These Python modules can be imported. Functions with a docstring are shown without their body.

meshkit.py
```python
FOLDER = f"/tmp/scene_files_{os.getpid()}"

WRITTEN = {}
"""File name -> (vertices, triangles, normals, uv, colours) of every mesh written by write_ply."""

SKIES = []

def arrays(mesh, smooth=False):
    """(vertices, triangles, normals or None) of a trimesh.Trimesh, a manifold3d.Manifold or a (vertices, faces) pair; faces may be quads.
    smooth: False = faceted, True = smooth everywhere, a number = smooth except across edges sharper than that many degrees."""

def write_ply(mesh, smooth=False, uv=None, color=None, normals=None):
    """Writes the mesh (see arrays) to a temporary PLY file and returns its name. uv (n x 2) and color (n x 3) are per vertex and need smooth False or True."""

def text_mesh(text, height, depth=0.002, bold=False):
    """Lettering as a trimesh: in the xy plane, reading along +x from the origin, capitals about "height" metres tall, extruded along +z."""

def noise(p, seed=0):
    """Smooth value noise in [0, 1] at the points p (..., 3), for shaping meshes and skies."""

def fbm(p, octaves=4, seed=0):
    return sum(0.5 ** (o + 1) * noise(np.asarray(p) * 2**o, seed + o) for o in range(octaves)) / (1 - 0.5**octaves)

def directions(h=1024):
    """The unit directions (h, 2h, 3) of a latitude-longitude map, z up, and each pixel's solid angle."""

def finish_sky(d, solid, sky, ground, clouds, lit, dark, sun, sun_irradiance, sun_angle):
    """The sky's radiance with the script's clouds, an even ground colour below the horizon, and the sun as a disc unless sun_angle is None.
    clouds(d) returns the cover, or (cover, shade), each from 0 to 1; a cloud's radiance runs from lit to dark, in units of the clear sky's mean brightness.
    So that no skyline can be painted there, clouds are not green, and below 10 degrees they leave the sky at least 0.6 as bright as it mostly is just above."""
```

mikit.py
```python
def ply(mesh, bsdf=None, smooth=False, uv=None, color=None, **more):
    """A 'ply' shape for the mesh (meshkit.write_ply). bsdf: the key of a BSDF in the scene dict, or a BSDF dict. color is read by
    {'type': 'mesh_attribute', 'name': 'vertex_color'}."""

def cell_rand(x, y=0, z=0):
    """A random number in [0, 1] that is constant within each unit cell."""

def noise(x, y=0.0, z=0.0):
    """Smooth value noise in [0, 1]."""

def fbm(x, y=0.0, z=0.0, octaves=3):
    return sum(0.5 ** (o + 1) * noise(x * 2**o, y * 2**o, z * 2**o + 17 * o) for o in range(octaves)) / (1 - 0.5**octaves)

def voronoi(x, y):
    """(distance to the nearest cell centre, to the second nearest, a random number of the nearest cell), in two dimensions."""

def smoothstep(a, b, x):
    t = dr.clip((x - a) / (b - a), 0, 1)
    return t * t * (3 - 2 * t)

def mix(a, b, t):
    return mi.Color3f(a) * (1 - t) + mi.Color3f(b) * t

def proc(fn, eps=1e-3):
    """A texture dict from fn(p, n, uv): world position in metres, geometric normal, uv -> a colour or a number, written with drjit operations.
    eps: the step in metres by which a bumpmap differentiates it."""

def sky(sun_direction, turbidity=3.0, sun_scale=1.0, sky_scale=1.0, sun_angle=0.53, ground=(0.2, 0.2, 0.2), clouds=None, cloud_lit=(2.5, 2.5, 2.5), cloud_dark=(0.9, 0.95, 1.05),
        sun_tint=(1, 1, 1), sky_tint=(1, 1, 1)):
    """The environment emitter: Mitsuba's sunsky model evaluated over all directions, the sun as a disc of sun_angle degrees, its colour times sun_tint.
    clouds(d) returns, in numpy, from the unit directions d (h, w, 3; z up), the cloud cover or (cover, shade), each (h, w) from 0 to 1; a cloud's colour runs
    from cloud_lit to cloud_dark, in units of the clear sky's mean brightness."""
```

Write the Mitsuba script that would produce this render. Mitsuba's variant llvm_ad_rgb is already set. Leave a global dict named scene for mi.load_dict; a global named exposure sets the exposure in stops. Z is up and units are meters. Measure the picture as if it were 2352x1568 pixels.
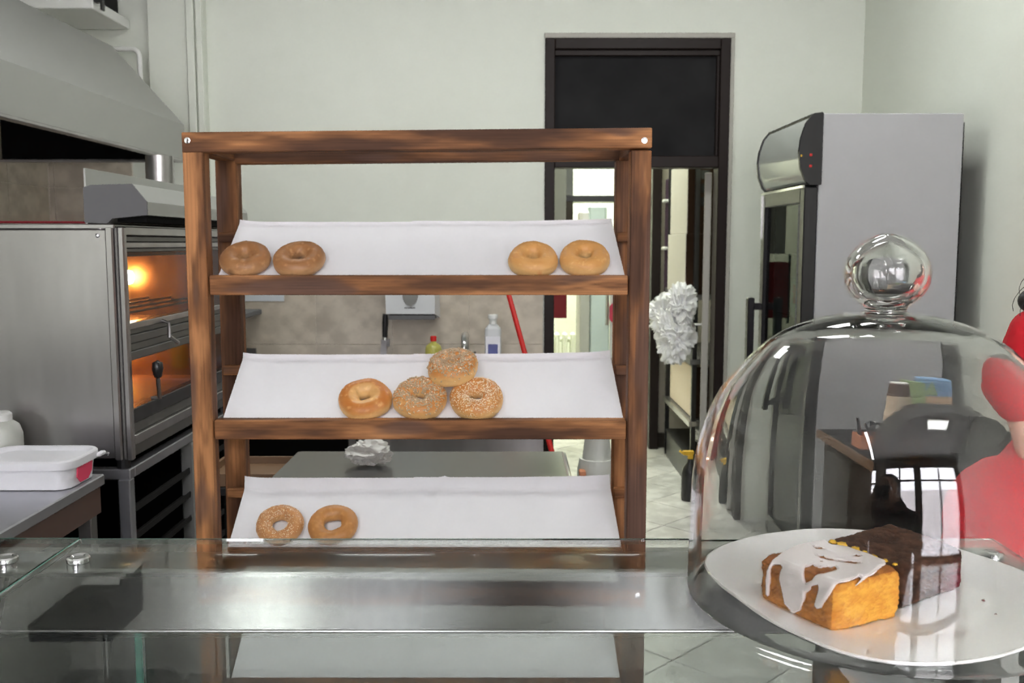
import math, random
import numpy as np
import trimesh, shapely
from shapely.geometry import Polygon, Point
import drjit as dr
import mitsuba as mi
import mikit, meshkit
from manifold3d import Manifold, Mesh

random.seed(7)
RNG = np.random.default_rng(7)
T = mi.ScalarTransform4f
scene, labels = {}, {}
PI = math.pi

# ------------------------------------------------------------------ camera, sky, lamps, exposure
exposure = 1.26
PITCH = math.radians(6.0)
scene['camera'] = {'type': 'thinlens', 'fov': 2 * math.degrees(math.atan(1176 / 2150.0)), 'fov_axis': 'x',
                   'aperture_radius': 0.0011, 'focus_distance': 1.15, 'near_clip': 0.02,
                   'to_world': T().look_at(origin=[0, 0, 1.5], target=[0, math.cos(PITCH), 1.5 - math.sin(PITCH)], up=[0, 0, 1])}
SKY = 42.0
scene['sky'] = mikit.sky([0.3, -0.6, 0.7], turbidity=4.0, sun_scale=0.0, sky_scale=SKY, ground=(0.3, 0.3, 0.3),
                         clouds=lambda d: (0.92 * np.ones(d.shape[:2]), 0.6 * meshkit.fbm(d * 3.0, 4)),
                         cloud_lit=(1.75, 1.7, 1.75), cloud_dark=(1.0, 1.0, 1.1))
CEIL_LAMPS = [(-1.07, -1.83, .04, .85, 9.0, -17.4, 'long tube lamp set at an angle on the ceiling near the entrance'), (0.95, -0.9, .24, .24, 1.0, 0, 'square lamp panel above the case'),
              (-0.7, 3.35, .24, .24, 1.56, 0, 'square lamp panel over the prep table'), (0.85, 3.35, .24, .24, 1.56, 0, 'square lamp panel in front of the cooler')]
LAMP_L = (6.9, 7.1, 6.85)
FAR_L = (15.0, 16.0, 13.6)

# ------------------------------------------------------------------ helpers
def ref(k):
    return {'type': 'ref', 'id': k}

def numbered(name, table=None):
    used = lambda k: k in scene or any(x.startswith(k + '__') for x in scene) or k in labels
    if not used(name):
        return name
    i = 1
    while used(f'{name}_{i:03d}'):
        i += 1
    return f'{name}_{i:03d}'

def add(name, mesh, bsdf, parent=None, smooth=False, label=None, cat=None, group=None, kind=None, **more):
    key = numbered((parent + '__' if parent else '') + name)
    scene[key] = mikit.ply(mesh, bsdf, smooth=smooth, **more)
    tag(key, label, cat, group, kind)
    return key

def put(name, ply, parent=None, label=None, cat=None, group=None, kind=None, to_world=None):
    key = numbered((parent + '__' if parent else '') + name)
    scene[key] = dict(ply) if to_world is None else {**ply, 'to_world': to_world}
    tag(key, label, cat, group, kind)
    return key

def tag(key, label=None, cat=None, group=None, kind=None):
    d = {k: v for k, v in (('label', label), ('category', cat), ('group', group), ('kind', kind)) if v}
    if d:
        labels[key] = {**labels.get(key, {}), **d}

def thing(name, label, cat, group=None):
    key = numbered(name)
    tag(key, label, cat, group)
    return key

def cat_(*ms):
    return trimesh.util.concatenate(list(ms))

def bx(x0, x1, y0, y1, z0, z1, r=0.0):
    if r <= 0:
        m = trimesh.creation.box(extents=(x1 - x0, y1 - y0, z1 - z0))
        m.apply_translation(((x0 + x1) / 2, (y0 + y1) / 2, (z0 + z1) / 2))
        return m
    pts = []
    for sx, x in ((1, x0), (-1, x1)):
        for sy, y in ((1, y0), (-1, y1)):
            for sz, z in ((1, z0), (-1, z1)):
                pts += [(x, y + sy * r, z + sz * r), (x + sx * r, y, z + sz * r), (x + sx * r, y + sy * r, z)]
    return trimesh.convex.convex_hull(np.array(pts))

def prism(poly, y0, y1, axis='y'):
    """polygon in (x, z) extruded along y (axis y) or polygon in (y, z) along x, or (x, y) along z"""
    m = trimesh.creation.extrude_polygon(Polygon(poly) if not isinstance(poly, Polygon) else poly, y1 - y0, engine='earcut')
    v = m.vertices.copy()
    if axis == 'y':
        m.vertices = np.stack([v[:, 0], y0 + v[:, 2], v[:, 1]], 1); m.invert()
    elif axis == 'x':
        m.vertices = np.stack([y0 + v[:, 2], v[:, 0], v[:, 1]], 1)
    else:
        m.vertices = np.stack([v[:, 0], v[:, 1], y0 + v[:, 2]], 1)
    return m

def tube(points, r, n=12, caps=True):
    p = np.asarray(points, float)
    r = np.broadcast_to(r, (len(p),)).astype(float)
    t = np.gradient(p, axis=0)
    t /= np.linalg.norm(t, axis=1, keepdims=True) + 1e-12
    up = np.array([0, 0, 1.0]) if abs(t[0][2]) < 0.9 else np.array([1.0, 0, 0])
    a = np.cross(t[0], up); a /= np.linalg.norm(a)
    rings = []
    for k in range(len(p)):
        a = a - t[k] * (a @ t[k]); a /= np.linalg.norm(a)
        b = np.cross(t[k], a)
        ang = np.arange(n) * 2 * PI / n
        rings.append(p[k] + r[k] * (np.cos(ang)[:, None] * a + np.sin(ang)[:, None] * b))
    v = np.vstack(rings)
    f = []
    for k in range(len(p) - 1):
        for i in range(n):
            j = (i + 1) % n
            f += [(k * n + i, k * n + j, (k + 1) * n + j), (k * n + i, (k + 1) * n + j, (k + 1) * n + i)]
    if caps:
        c0, c1 = len(v), len(v) + 1
        v = np.vstack([v, p[0], p[-1]])
        for i in range(n):
            j = (i + 1) % n
            f += [(c0, j, i), (c1, (len(p) - 1) * n + i, (len(p) - 1) * n + j)]
    m = trimesh.Trimesh(v, f, process=False)
    return m

def lathe(profile, n=40, at=(0, 0, 0)):
    m = trimesh.creation.revolve(np.asarray(profile, float), sections=n)
    m.apply_translation(at)
    return m

def rrect(x0, x1, y0, y1, r, n=6):
    return shapely.box(x0 + r, y0 + r, x1 - r, y1 - r).buffer(r, quad_segs=n)

def bez(points, n=16):
    p = np.asarray(points, float)
    k = len(p)
    ts = np.linspace(0, 1, n)[:, None]
    return sum(math.comb(k - 1, i) * (1 - ts) ** (k - 1 - i) * ts ** i * p[i] for i in range(k))

def blob(bones, step=0.012, iters=10):
    """A continuous smooth body from bones [(p0, r0, p1, r1), ...]"""
    parts = []
    for p0, r0, p1, r1 in bones:
        a = Manifold.sphere(r0, 20).translate(p0)
        b = Manifold.sphere(r1, 20).translate(p1)
        parts.append(Manifold.batch_hull([a, b]))
    m = parts[0]
    for q in parts[1:]:
        m = m + q
    m = m.refine_to_length(step)
    mm = m.to_mesh()
    t = trimesh.Trimesh(mm.vert_properties[:, :3], mm.tri_verts, process=True)
    trimesh.smoothing.filter_taubin(t, iterations=iters)
    return t

# ------------------------------------------------------------------ materials
sm, mixc, fbm, noise = mikit.smoothstep, mikit.mix, mikit.fbm, mikit.noise

def two(d):
    return {'type': 'twosided', 'b': d}

def rgb(*c):
    return {'type': 'rgb', 'value': list(c)}

def matte(name, c):
    scene[name] = two({'type': 'diffuse', 'reflectance': mikit.proc(c) if callable(c) else rgb(*c)})

def gloss(name, c, rough=0.35, metallic=0.0, spec=0.5, **more):
    scene[name] = two({'type': 'principled', 'base_color': mikit.proc(c) if callable(c) else rgb(*c), 'roughness': rough, 'metallic': metallic, 'specular': spec, **more})

matte('m_wall', lambda p, n, uv: mixc((.675, .700, .630), (.715, .738, .675), fbm(p.x * 1.3, p.y * 1.3, p.z * 1.3)))
matte('m_ceiling', (.62, .62, .60))
matte('m_frontwall', (.10, .085, .075))
matte('m_farwall', (.80, .82, .70))
matte('m_beigewall', (.42, .38, .33))
TILE = lambda a, b: (lambda p, n, uv: mixc(a, b, sm(.25, .75, fbm(p.x * 14, p.y * 14, p.z * 14, 4))))
gloss('m_tile_a', TILE((.43, .375, .305), (.55, .485, .40)), .35)
gloss('m_tile_b', TILE((.40, .35, .29), (.52, .46, .385)), .35)
matte('m_grout', (.62, .57, .50))
gloss('m_floor_a', TILE((.46, .445, .43), (.60, .585, .57)), .3)
gloss('m_floor_b', TILE((.42, .41, .40), (.55, .54, .53)), .3)
matte('m_floor_grout', (.22, .21, .20))
matte('m_outside', (.55, .55, .56))
matte('m_outwall', (.78, .74, .72))

def wood(ax):
    def fn(p, n, uv):
        c = [p.x, p.y, p.z]
        L = c[ax]; A, B = [c[i] for i in range(3) if i != ax]
        brush = fbm(L * 7, A * 34, B * 34, 4)
        patch = fbm(L * 3.1 + 9, A * 11, B * 11 + 4, 3)
        grain = noise(L * 9, A * 330, B * 330)
        t = sm(.37, .62, brush * .55 + patch * .45)
        col = mixc((.066, .031, .019), (.210, .090, .038), t)
        hot = sm(.56, .66, patch * .6 + brush * .4)
        col = mixc(col, (.44, .205, .088), hot * .62)
        cool = sm(.52, .66, fbm(L * 4.3 + 31, A * 20 + 7, B * 20, 3))
        col = mixc(col, (.100, .056, .043), cool * .75)
        return col * (.78 + .44 * grain)
    return fn
for i, a in enumerate('xyz'):
    gloss('m_wood_' + a, wood(i), .6, spec=.12)

matte('m_paper', (.685, .675, .70))
STEEL = lambda c, k: (lambda p, n, uv: mi.Color3f(*c) * (1 - k + 2 * k * fbm(p.x * 16, p.y * 16, p.z * 2.2)))
gloss('m_steel', STEEL((.43, .415, .415), .18), .26, 1.0)
gloss('m_steel_hood', (.46, .46, .445), .45, .85)
gloss('m_steel_dark', (.20, .195, .19), .42, .9)
gloss('m_steel_top', (.42, .42, .45), .40, .9)
scene['m_brushed'] = two({'type': 'roughconductor', 'material': 'none', 'distribution': 'beckmann', 'alpha_u': .035, 'alpha_v': .30, 'specular_reflectance': rgb(.25, .244, .243)})
gloss('m_flange', (.42, .435, .42), .10, 1.0)
gloss('m_prep', (.22, .225, .215), .30, .9)
matte('m_napkin', (.80, .79, .77))
gloss('m_chrome', (.75, .75, .76), .10, 1.0)
gloss('m_black', (.012, .012, .013), .30)
gloss('m_black_soft', (.014, .0135, .0135), .7, spec=.15)
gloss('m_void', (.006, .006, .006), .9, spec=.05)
gloss('m_panel_black', lambda p, n, uv: mixc((.008, .008, .009), (.022, .022, .023), fbm(p.x * 5, p.y, p.z * 5, 4)), .7, spec=.12)
gloss('m_frame_dark', (.014, .009, .008), .45, spec=.2)
gloss('m_frame_brown', (.075, .040, .032), .4)
gloss('m_frame_light', (.36, .345, .31), .5)
gloss('m_white', (.80, .80, .79), .4)
gloss('m_tub', (.74, .73, .78), .38)
gloss('m_fridge', (.41, .41, .425), .45)
gloss('m_canopy', (.40, .42, .39), .12)
gloss('m_dispenser', (.60, .61, .63), .4)
gloss('m_grey', (.20, .20, .19), .5)
matte('m_deck', (.16, .16, .16))
gloss('m_grey_mid', (.13, .13, .135), .6, spec=.2)
gloss('m_grey_pale', (.50, .51, .47), .45)
gloss('m_machine', (.050, .047, .045), .4, spec=.3)
gloss('m_red', (.50, .012, .010), .45)
gloss('m_redcloth', (.44, .012, .020), .75, spec=.2, sheen=.4)
gloss('m_pink', (.66, .05, .115), .5)
gloss('m_maroon', (.15, .012, .018), .5, spec=.2)
gloss('m_purple', (.055, .032, .055), .5, spec=.2)
gloss('m_yellow', (.62, .36, .02), .4)
gloss('m_cyanpanel', (.62, .74, .73), .3)
gloss('m_cardboard', (.62, .53, .42), .8)
gloss('m_boxpale', (.44, .41, .37), .7)
gloss('m_boxdark', (.032, .017, .010), .8, spec=.1)
gloss('m_counterfront', (.035, .029, .025), .6, spec=.15)
gloss('m_woodedge', (.15, .085, .045), .5)
scene['m_bag'] = two({'type': 'principled', 'base_color': rgb(.82, .82, .84), 'roughness': .3, 'specular': .6})
gloss('m_skin', (.62, .36, .27), .5)
gloss('m_hair', (.008, .007, .007), .45)
gloss('m_trouser', (.03, .03, .04), .8)
gloss('m_oil', (.45, .42, .10), .2)
gloss('m_blue', (.09, .10, .28), .45)
gloss('m_skyblue', (.20, .36, .58), .5)
gloss('m_greenpack', (.36, .48, .24), .5)
gloss('m_peach', (.62, .42, .28), .6)
gloss('m_orangebox', (.50, .20, .10), .6)
gloss('m_cup', (.70, .60, .46), .7)
gloss('m_cupwhite', (.78, .77, .74), .5)
gloss('m_cupbrown', (.13, .085, .065), .6)
gloss('m_porcelain', (.93, .91, .905), .12, spec=.6)
scene['m_vertex'] = two({'type': 'principled', 'base_color': {'type': 'mesh_attribute', 'name': 'vertex_color'}, 'roughness': .42, 'specular': .35})
scene['m_crumb'] = two({'type': 'principled', 'base_color': {'type': 'mesh_attribute', 'name': 'vertex_color'}, 'roughness': .75, 'specular': .25})
gloss('m_sesame', (.86, .74, .56), .5)
gloss('m_flake', (.43, .31, .19), .6)
gloss('m_poppy', (.20, .15, .10), .6)
gloss('m_icing', (.82, .75, .745), .3)
scene['m_glass'] = {'type': 'dielectric', 'int_ior': 1.5, 'ext_ior': 1.0, 'specular_transmittance': rgb(.955, .975, .965)}
scene['m_glass_clear'] = {'type': 'dielectric', 'int_ior': 1.48, 'ext_ior': 1.0}
scene['m_glass_edge'] = two({'type': 'principled', 'base_color': rgb(.05, .17, .13), 'roughness': .1, 'specular': .7})
scene['m_rearpane'] = {'type': 'thindielectric', 'int_ior': 1.5, 'ext_ior': 1.0, 'specular_transmittance': rgb(.97, .985, .975)}
scene['m_ovenpane'] = {'type': 'thindielectric', 'int_ior': 1.5, 'ext_ior': 1.0, 'specular_reflectance': rgb(.25, .25, .25), 'specular_transmittance': rgb(.9, .88, .84)}
scene['m_coolerpane'] = {'type': 'thindielectric', 'int_ior': 1.5, 'ext_ior': 1.0, 'specular_reflectance': rgb(.2, .2, .2), 'specular_transmittance': rgb(.55, .62, .60)}
scene['m_pane'] = {'type': 'thindielectric', 'int_ior': 1.5, 'ext_ior': 1.0}
gloss('m_oven_in', (.10, .055, .03), .5, .3, spec=.3)
matte('m_sticker', (.62, .66, .70))

# ------------------------------------------------------------------ the setting
XL, XR, YF, YB, ZC = -2.45, 1.83, -2.8, 5.0, 3.3
DX0, DX1, DZ = 0.172, 1.135, 2.575           # doorway in the back wall

fl = add('floor', bx(XL - .1, XR + .1, YF - .1, 8.8, -.06, -.004), 'm_floor_grout', kind='structure', label='pale stone tile floor laid on the diagonal')
tile_v = [trimesh.creation.box(extents=(.326, .326, .006)) for _ in range(1)]
def floor_tile_mesh():
    h, r = .163, .002
    pts = [(sx * h, sy * h, -.003) for sx in (-1, 1) for sy in (-1, 1)] + [(sx * h, sy * h, .003 - r) for sx in (-1, 1) for sy in (-1, 1)] + [(sx * (h - r), sy * (h - r), .003) for sx in (-1, 1) for sy in (-1, 1)]
    return trimesh.convex.convex_hull(np.array(pts))
ft = [mikit.ply(floor_tile_mesh(), k) for k in ('m_floor_a', 'm_floor_b')]
OX, OY, PT = 0.81, 5.332, 0.33
cells = []
for i in range(-26, 27):
    for j in range(-26, 27):
        u, v = (i + .5) * PT, (j + .5) * PT
        x, y = OX + (u - v) * math.sqrt(.5), OY + (u + v) * math.sqrt(.5)
        seen = (1.2 < y < 4.9 and -.55 < x < 1.5 and x < .55 * y + .2) or (4.9 < y < 6.6 and .1 < x < 1.5)
        if seen:
            cells.append((x, y))
rest = []
for i in range(-26, 27):
    for j in range(-26, 27):
        u, v = (i + .5) * PT, (j + .5) * PT
        x, y = OX + (u - v) * math.sqrt(.5), OY + (u + v) * math.sqrt(.5)
        if (x, y) not in cells and XL + .24 < x < XR - .24 and YF + .24 < y < 8.5:
            rest.append(T().translate([x, y, 0]).rotate([0, 0, 1], 45))
for k, (x, y) in enumerate(cells):
    put('tile', ft[RNG.integers(2)], fl, to_world=T().translate([x, y, RNG.uniform(-.0006, .0006)]).rotate([0, 0, 1], 45))
far_tiles = trimesh.util.concatenate([floor_tile_mesh().apply_transform(np.array(m.matrix, float).reshape(4, 4)) for m in rest])
add('tile_field', far_tiles, 'm_floor_a', fl, kind='stuff')

add('ceiling', bx(XL - .1, XR + .1, YF - .1, 8.8, ZC, ZC + .1), 'm_ceiling', kind='structure', label='white painted ceiling of the shop')
wb = add('wall_back', cat_(bx(XL - .1, DX0, YB, YB + .13, 0, ZC), bx(DX1, XR + .1, YB, YB + .13, 0, ZC), bx(DX0, DX1, YB, YB + .13, DZ, ZC)), 'm_wall', kind='structure', label='pale greenish white back wall with beige tiles below')
wl = add('wall_left', bx(XL - .1, XL, YF, YB, 0, ZC), 'm_wall', kind='structure', label='left wall behind the extractor hood')
add('wall_right', bx(XR, XR + .1, YF, 8.8, 0, ZC), 'm_wall', kind='structure', label='pale right wall behind the drinks cooler')
# the shop front with its door and windows, behind the camera
fw = []
holes = [(-1.46, -1.24, .1, 2.9), (-.9, .2, .05, 2.95), (.35, 1.72, .5, 2.95)]
xs = [XL - .1] + [v for h in holes for v in h[:2]] + [XR + .1]
for k in range(0, len(xs), 2):
    fw.append(bx(xs[k], xs[k + 1], YF - .12, YF, 0, ZC))
for x0, x1, z0, z1 in holes:
    fw += [bx(x0, x1, YF - .12, YF, 0, z0), bx(x0, x1, YF - .12, YF, z1, ZC)]
add('wall_front', cat_(*fw), 'm_frontwall', kind='structure', label='shop front wall with a glazed door and two windows')
for k, (x0, x1, z0, z1) in enumerate(holes):
    fr = []
    for x in ((x0, (x0 + x1) / 2 - .02, x1 - .04) if x1 - x0 > .5 else (x0 - .035, x1 - .005)):
        fr.append(bx(x, x + .04, YF - .09, YF - .03, z0, z1))
    for z in (z0, z1 - .04, z1 - .55):
        fr.append(bx(x0, x1, YF - .085, YF - .035, z, z + .04))
    add(f'window_{k + 1}', cat_(*fr), 'm_frame_dark', kind='structure', label='dark framed shop front opening to the street')
add('street', bx(-14, 14, -16, YF - .13, -.12, -.05), 'm_outside', kind='structure', label='grey street outside the shop front')
add('facade', bx(-14, 14, -13.5, -13, -.1, 4.6), 'm_outwall', kind='structure', label='pale house front across the street')

# pilaster and boxed trunking on the back wall, left of the rack
add('trim_1', bx(-1.87, -1.585, YB - .06, YB, 0, ZC, .004), 'm_wall', kind='structure', label='flat painted pier on the back wall')
add('trim_2', cat_(bx(-1.665, -1.625, YB - .085, YB - .06, 0, ZC, .004), bx(-1.617, -1.585, YB - .082, YB - .06, 0, ZC, .004)), 'm_wall', kind='structure', label='boxed pipe trunking running up the back wall')

def tile_field(holder, x_edges, z_edges, y, axis='x', proud=.004):
    kinds = ('m_tile_a', 'm_tile_b')
    cache = {}
    for x0, x1 in zip(x_edges[:-1], x_edges[1:]):
        for z0, z1 in zip(z_edges[:-1], z_edges[1:]):
            w, h = round(x1 - x0 - .003, 4), round(z1 - z0 - .003, 4)
            k = kinds[RNG.integers(2)]
            if (w, h, k) not in cache:
                m = bx(-w / 2, w / 2, -proud, 0, -h / 2, h / 2, .0008) if axis == 'x' else bx(0, proud, -w / 2, w / 2, -h / 2, h / 2, .0008)
                cache[w, h, k] = mikit.ply(m, k)
            c = ((x0 + x1) / 2, y, (z0 + z1) / 2) if axis == 'x' else (y, (x0 + x1) / 2, (z0 + z1) / 2)
            put('tile', cache[w, h, k], holder, to_world=T().translate(list(c)))
zt = [.129, .406, .683, .96, 1.237, 1.514]
add('grout_bed', bx(-1.58, DX0 - .005, YB - .004, YB + .001, 0, 1.516), 'm_grout', wb)
tile_field(wb, [-1.58, -1.46, -1.05, -.64, -.23, DX0 - .005], zt, YB - .004)
zl = [.96, 1.237, 1.514, 1.79, 2.07]
add('grout_bed', bx(XL, -1.998, YB - .004, YB + .001, 0, 2.072), 'm_grout', wb)
tile_field(wb, [XL + .01, -2.412, -2.0], zl, YB - .004)
add('grout_bed', bx(XL - .001, XL + .004, 3.36, YB, 0, 2.072), 'm_grout', wl)
tile_field(wl, [3.36, 3.77, 4.18, 4.59, 4.985], zl, XL + .004, 'y')

# doorway with a dark frame and a blacked-out transom
df = cat_(bx(DX0, DX0 + .052, YB - .02, YB + .10, 0, DZ - .02, .004), bx(DX1 - .052, DX1, YB - .02, YB + .10, 0, DZ - .02, .004),
          bx(DX0 + .052, DX1 - .052, YB - .02, YB + .10, DZ - .075, DZ - .02, .004))
dk = add('door_1', df, 'm_frame_dark', kind='structure', label='dark wooden door frame in the back wall')
add('transom_bar', bx(DX0 + .052, DX1 - .052, YB - .02, YB + .10, 1.895, 1.955, .004), 'm_frame_dark', dk)
add('transom_panel', bx(DX0 + .052, DX1 - .052, YB + .025, YB + .04, 1.955, DZ - .075), 'm_panel_black', dk, label='black panel above the door opening')
add('transom_bead', cat_(bx(DX0 + .052, DX1 - .052, YB, YB + .03, DZ - .105, DZ - .075, .003), bx(DX1 - .067, DX1 - .052, YB, YB + .03, 1.955, DZ - .105, .003)), 'm_frame_dark', dk)
add('casing', cat_(bx(DX0 - .004, DX1 + .02, YB - .022, YB, DZ - .02, DZ + .006, .003), bx(DX1, DX1 + .02, YB - .022, YB, 0, DZ - .02, .003)), 'm_frame_light', dk, label='thin grey edge strip around the frame')
# glazed door leaf standing open into the passage, hinged on the right
leaf = thing('glazed_door', 'narrow open glazed door leaf at the right jamb of the dark doorway', 'door')
LM = trimesh.transformations.translation_matrix((DX1 - .052, 5.135, 0)) @ trimesh.transformations.rotation_matrix(-.205, (0, 0, 1))
def lf(*ms):
    return cat_(*ms).apply_transform(LM)
add('frame', lf(bx(-.038, 0, 0, .06, .02, 1.88, .004), bx(-.038, 0, .36, .43, .02, 1.88, .004), bx(-.038, 0, .06, .36, 1.80, 1.88), bx(-.038, 0, .06, .36, .02, .40), bx(-.038, 0, .06, .36, .98, 1.04)), 'm_frame_light', leaf)
add('pane', lf(bx(-.022, -.016, .06, .36, 1.04, 1.80)), 'm_chrome', leaf, label='reflecting glass pane')
add('pane', lf(bx(-.022, -.016, .06, .36, .40, .98)), 'm_chrome', leaf)
add('handle', lf(tube([(-.038, .395, 1.02), (-.085, .395, 1.02)], .009), tube([(-.085, .395, 1.02), (-.085, .30, 1.02)], .009)), 'm_chrome', leaf)

# rooms behind the doorway
add('wall_passage', cat_(bx(1.07, XR, 6.8, 6.92, 0, ZC), bx(-.62, -.5, 5.13, 8.7, 0, ZC)), 'm_beigewall', kind='structure', label='beige wall stub beyond the doorway')
add('wall_far', bx(-.62, XR, 8.7, 8.8, 0, ZC), 'm_farwall', kind='structure', label='bright pale yellow wall of the far room')
add('trim_3', bx(1.0, 1.065, 6.72, 6.92, 0, 2.6, .004), 'm_frame_dark', kind='structure', label='black post of the second door frame')
add('baseboard_passage', bx(1.07, XR, 6.775, 6.8, 0, .11, .003), 'm_counterfront', kind='structure', label='dark baseboard of the passage')

# lamps
for k, (lx_, ly_, w, h, lum, turn_, lab) in enumerate(CEIL_LAMPS):
    lm = thing('ceiling_lamp', lab, 'ceiling lamp', 'lamps on the shop ceiling')
    a, b, x, y = w + .02, h + .02, 0, 0
    MT = trimesh.transformations.translation_matrix((lx_, ly_, 0)) @ trimesh.transformations.rotation_matrix(math.radians(turn_), (0, 0, 1))
    add('housing', cat_(bx(x - a, x + a, y - b, y - h, ZC - .05, ZC - .001), bx(x - a, x + a, y + h, y + b, ZC - .05, ZC - .001), bx(x - a, x - w, y - h, y + h, ZC - .05, ZC - .001), bx(x + w, x + a, y - h, y + h, ZC - .05, ZC - .001)).apply_transform(MT), 'm_white', lm)
    scene[lm + '__diffuser'] = {**mikit.ply(bx(x - w, x + w, y - h, y + h, ZC - .045, ZC - .03).apply_transform(MT), 'm_white'), 'emitter': {'type': 'area', 'radiance': rgb(*[c * lum for c in LAMP_L])}}
lm = thing('far_room_lamp', 'ceiling lamp of the bright far room', 'ceiling lamp')
add('housing', bx(-.2, .95, 7.3, 8.2, ZC - .026, ZC - .001), 'm_white', lm)
scene[lm + '__diffuser'] = {**mikit.ply(bx(-.18, .93, 7.32, 8.18, ZC - .06, ZC - .026), 'm_white'), 'emitter': {'type': 'area', 'radiance': rgb(*FAR_L)}}

wc = thing('dark_cabinet', 'low dark wooden cabinet along the left wall, mirrored in the dome', 'cabinet')
add('carcass', bx(XL + .002, -2.12, -2.6, .7, .08, .95, .004), 'm_counterfront', wc)
for k in range(4):
    add('door', bx(-2.12, -2.10, -2.59 + .825 * k, -2.59 + .825 * k + .81, .10, .93, .004), 'm_counterfront', wc)
add('plinth', bx(XL + .002, -2.16, -2.58, .68, 0, .08), 'm_black_soft', wc)

lm = thing('passage_lamp', 'ceiling lamp of the passage behind the doorway', 'ceiling lamp')
add('housing', bx(.15, .95, 5.5, 6.1, ZC - .026, ZC - .001), 'm_white', lm)
scene[lm + '__diffuser'] = {**mikit.ply(bx(.17, .93, 5.52, 6.08, ZC - .06, ZC - .026), 'm_white'), 'emitter': {'type': 'area', 'radiance': rgb(*[c * .45 for c in FAR_L])}}

# ------------------------------------------------------------------ extractor hood over the oven
hood = thing('extractor_hood', 'large stainless steel extractor hood on the left wall above the oven', 'extractor hood')
hy0, hy1 = 1.35, 4.56
add('fascia', prism([(-1.57, 1.89), (-1.57, 2.062), (-1.576, 2.062), (-1.576, 1.89)], hy0, hy1), 'm_steel_hood', hood)
add('canopy', prism([(-1.572, 2.06), (-1.90, 2.43), (XL, 2.43), (XL, 2.42), (-1.905, 2.42), (-1.58, 2.06)], hy0, hy1), 'm_steel_hood', hood)
add('end_panel', prism([(-1.57, 1.89), (-1.57, 2.062), (-1.90, 2.43), (XL, 2.43), (XL, 1.89)], hy1, hy1 + .006), 'm_steel_hood', hood)
add('end_panel', prism([(-1.57, 1.89), (-1.57, 2.062), (-1.90, 2.43), (XL, 2.43), (XL, 1.89)], hy0 - .006, hy0), 'm_steel_hood', hood)
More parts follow.
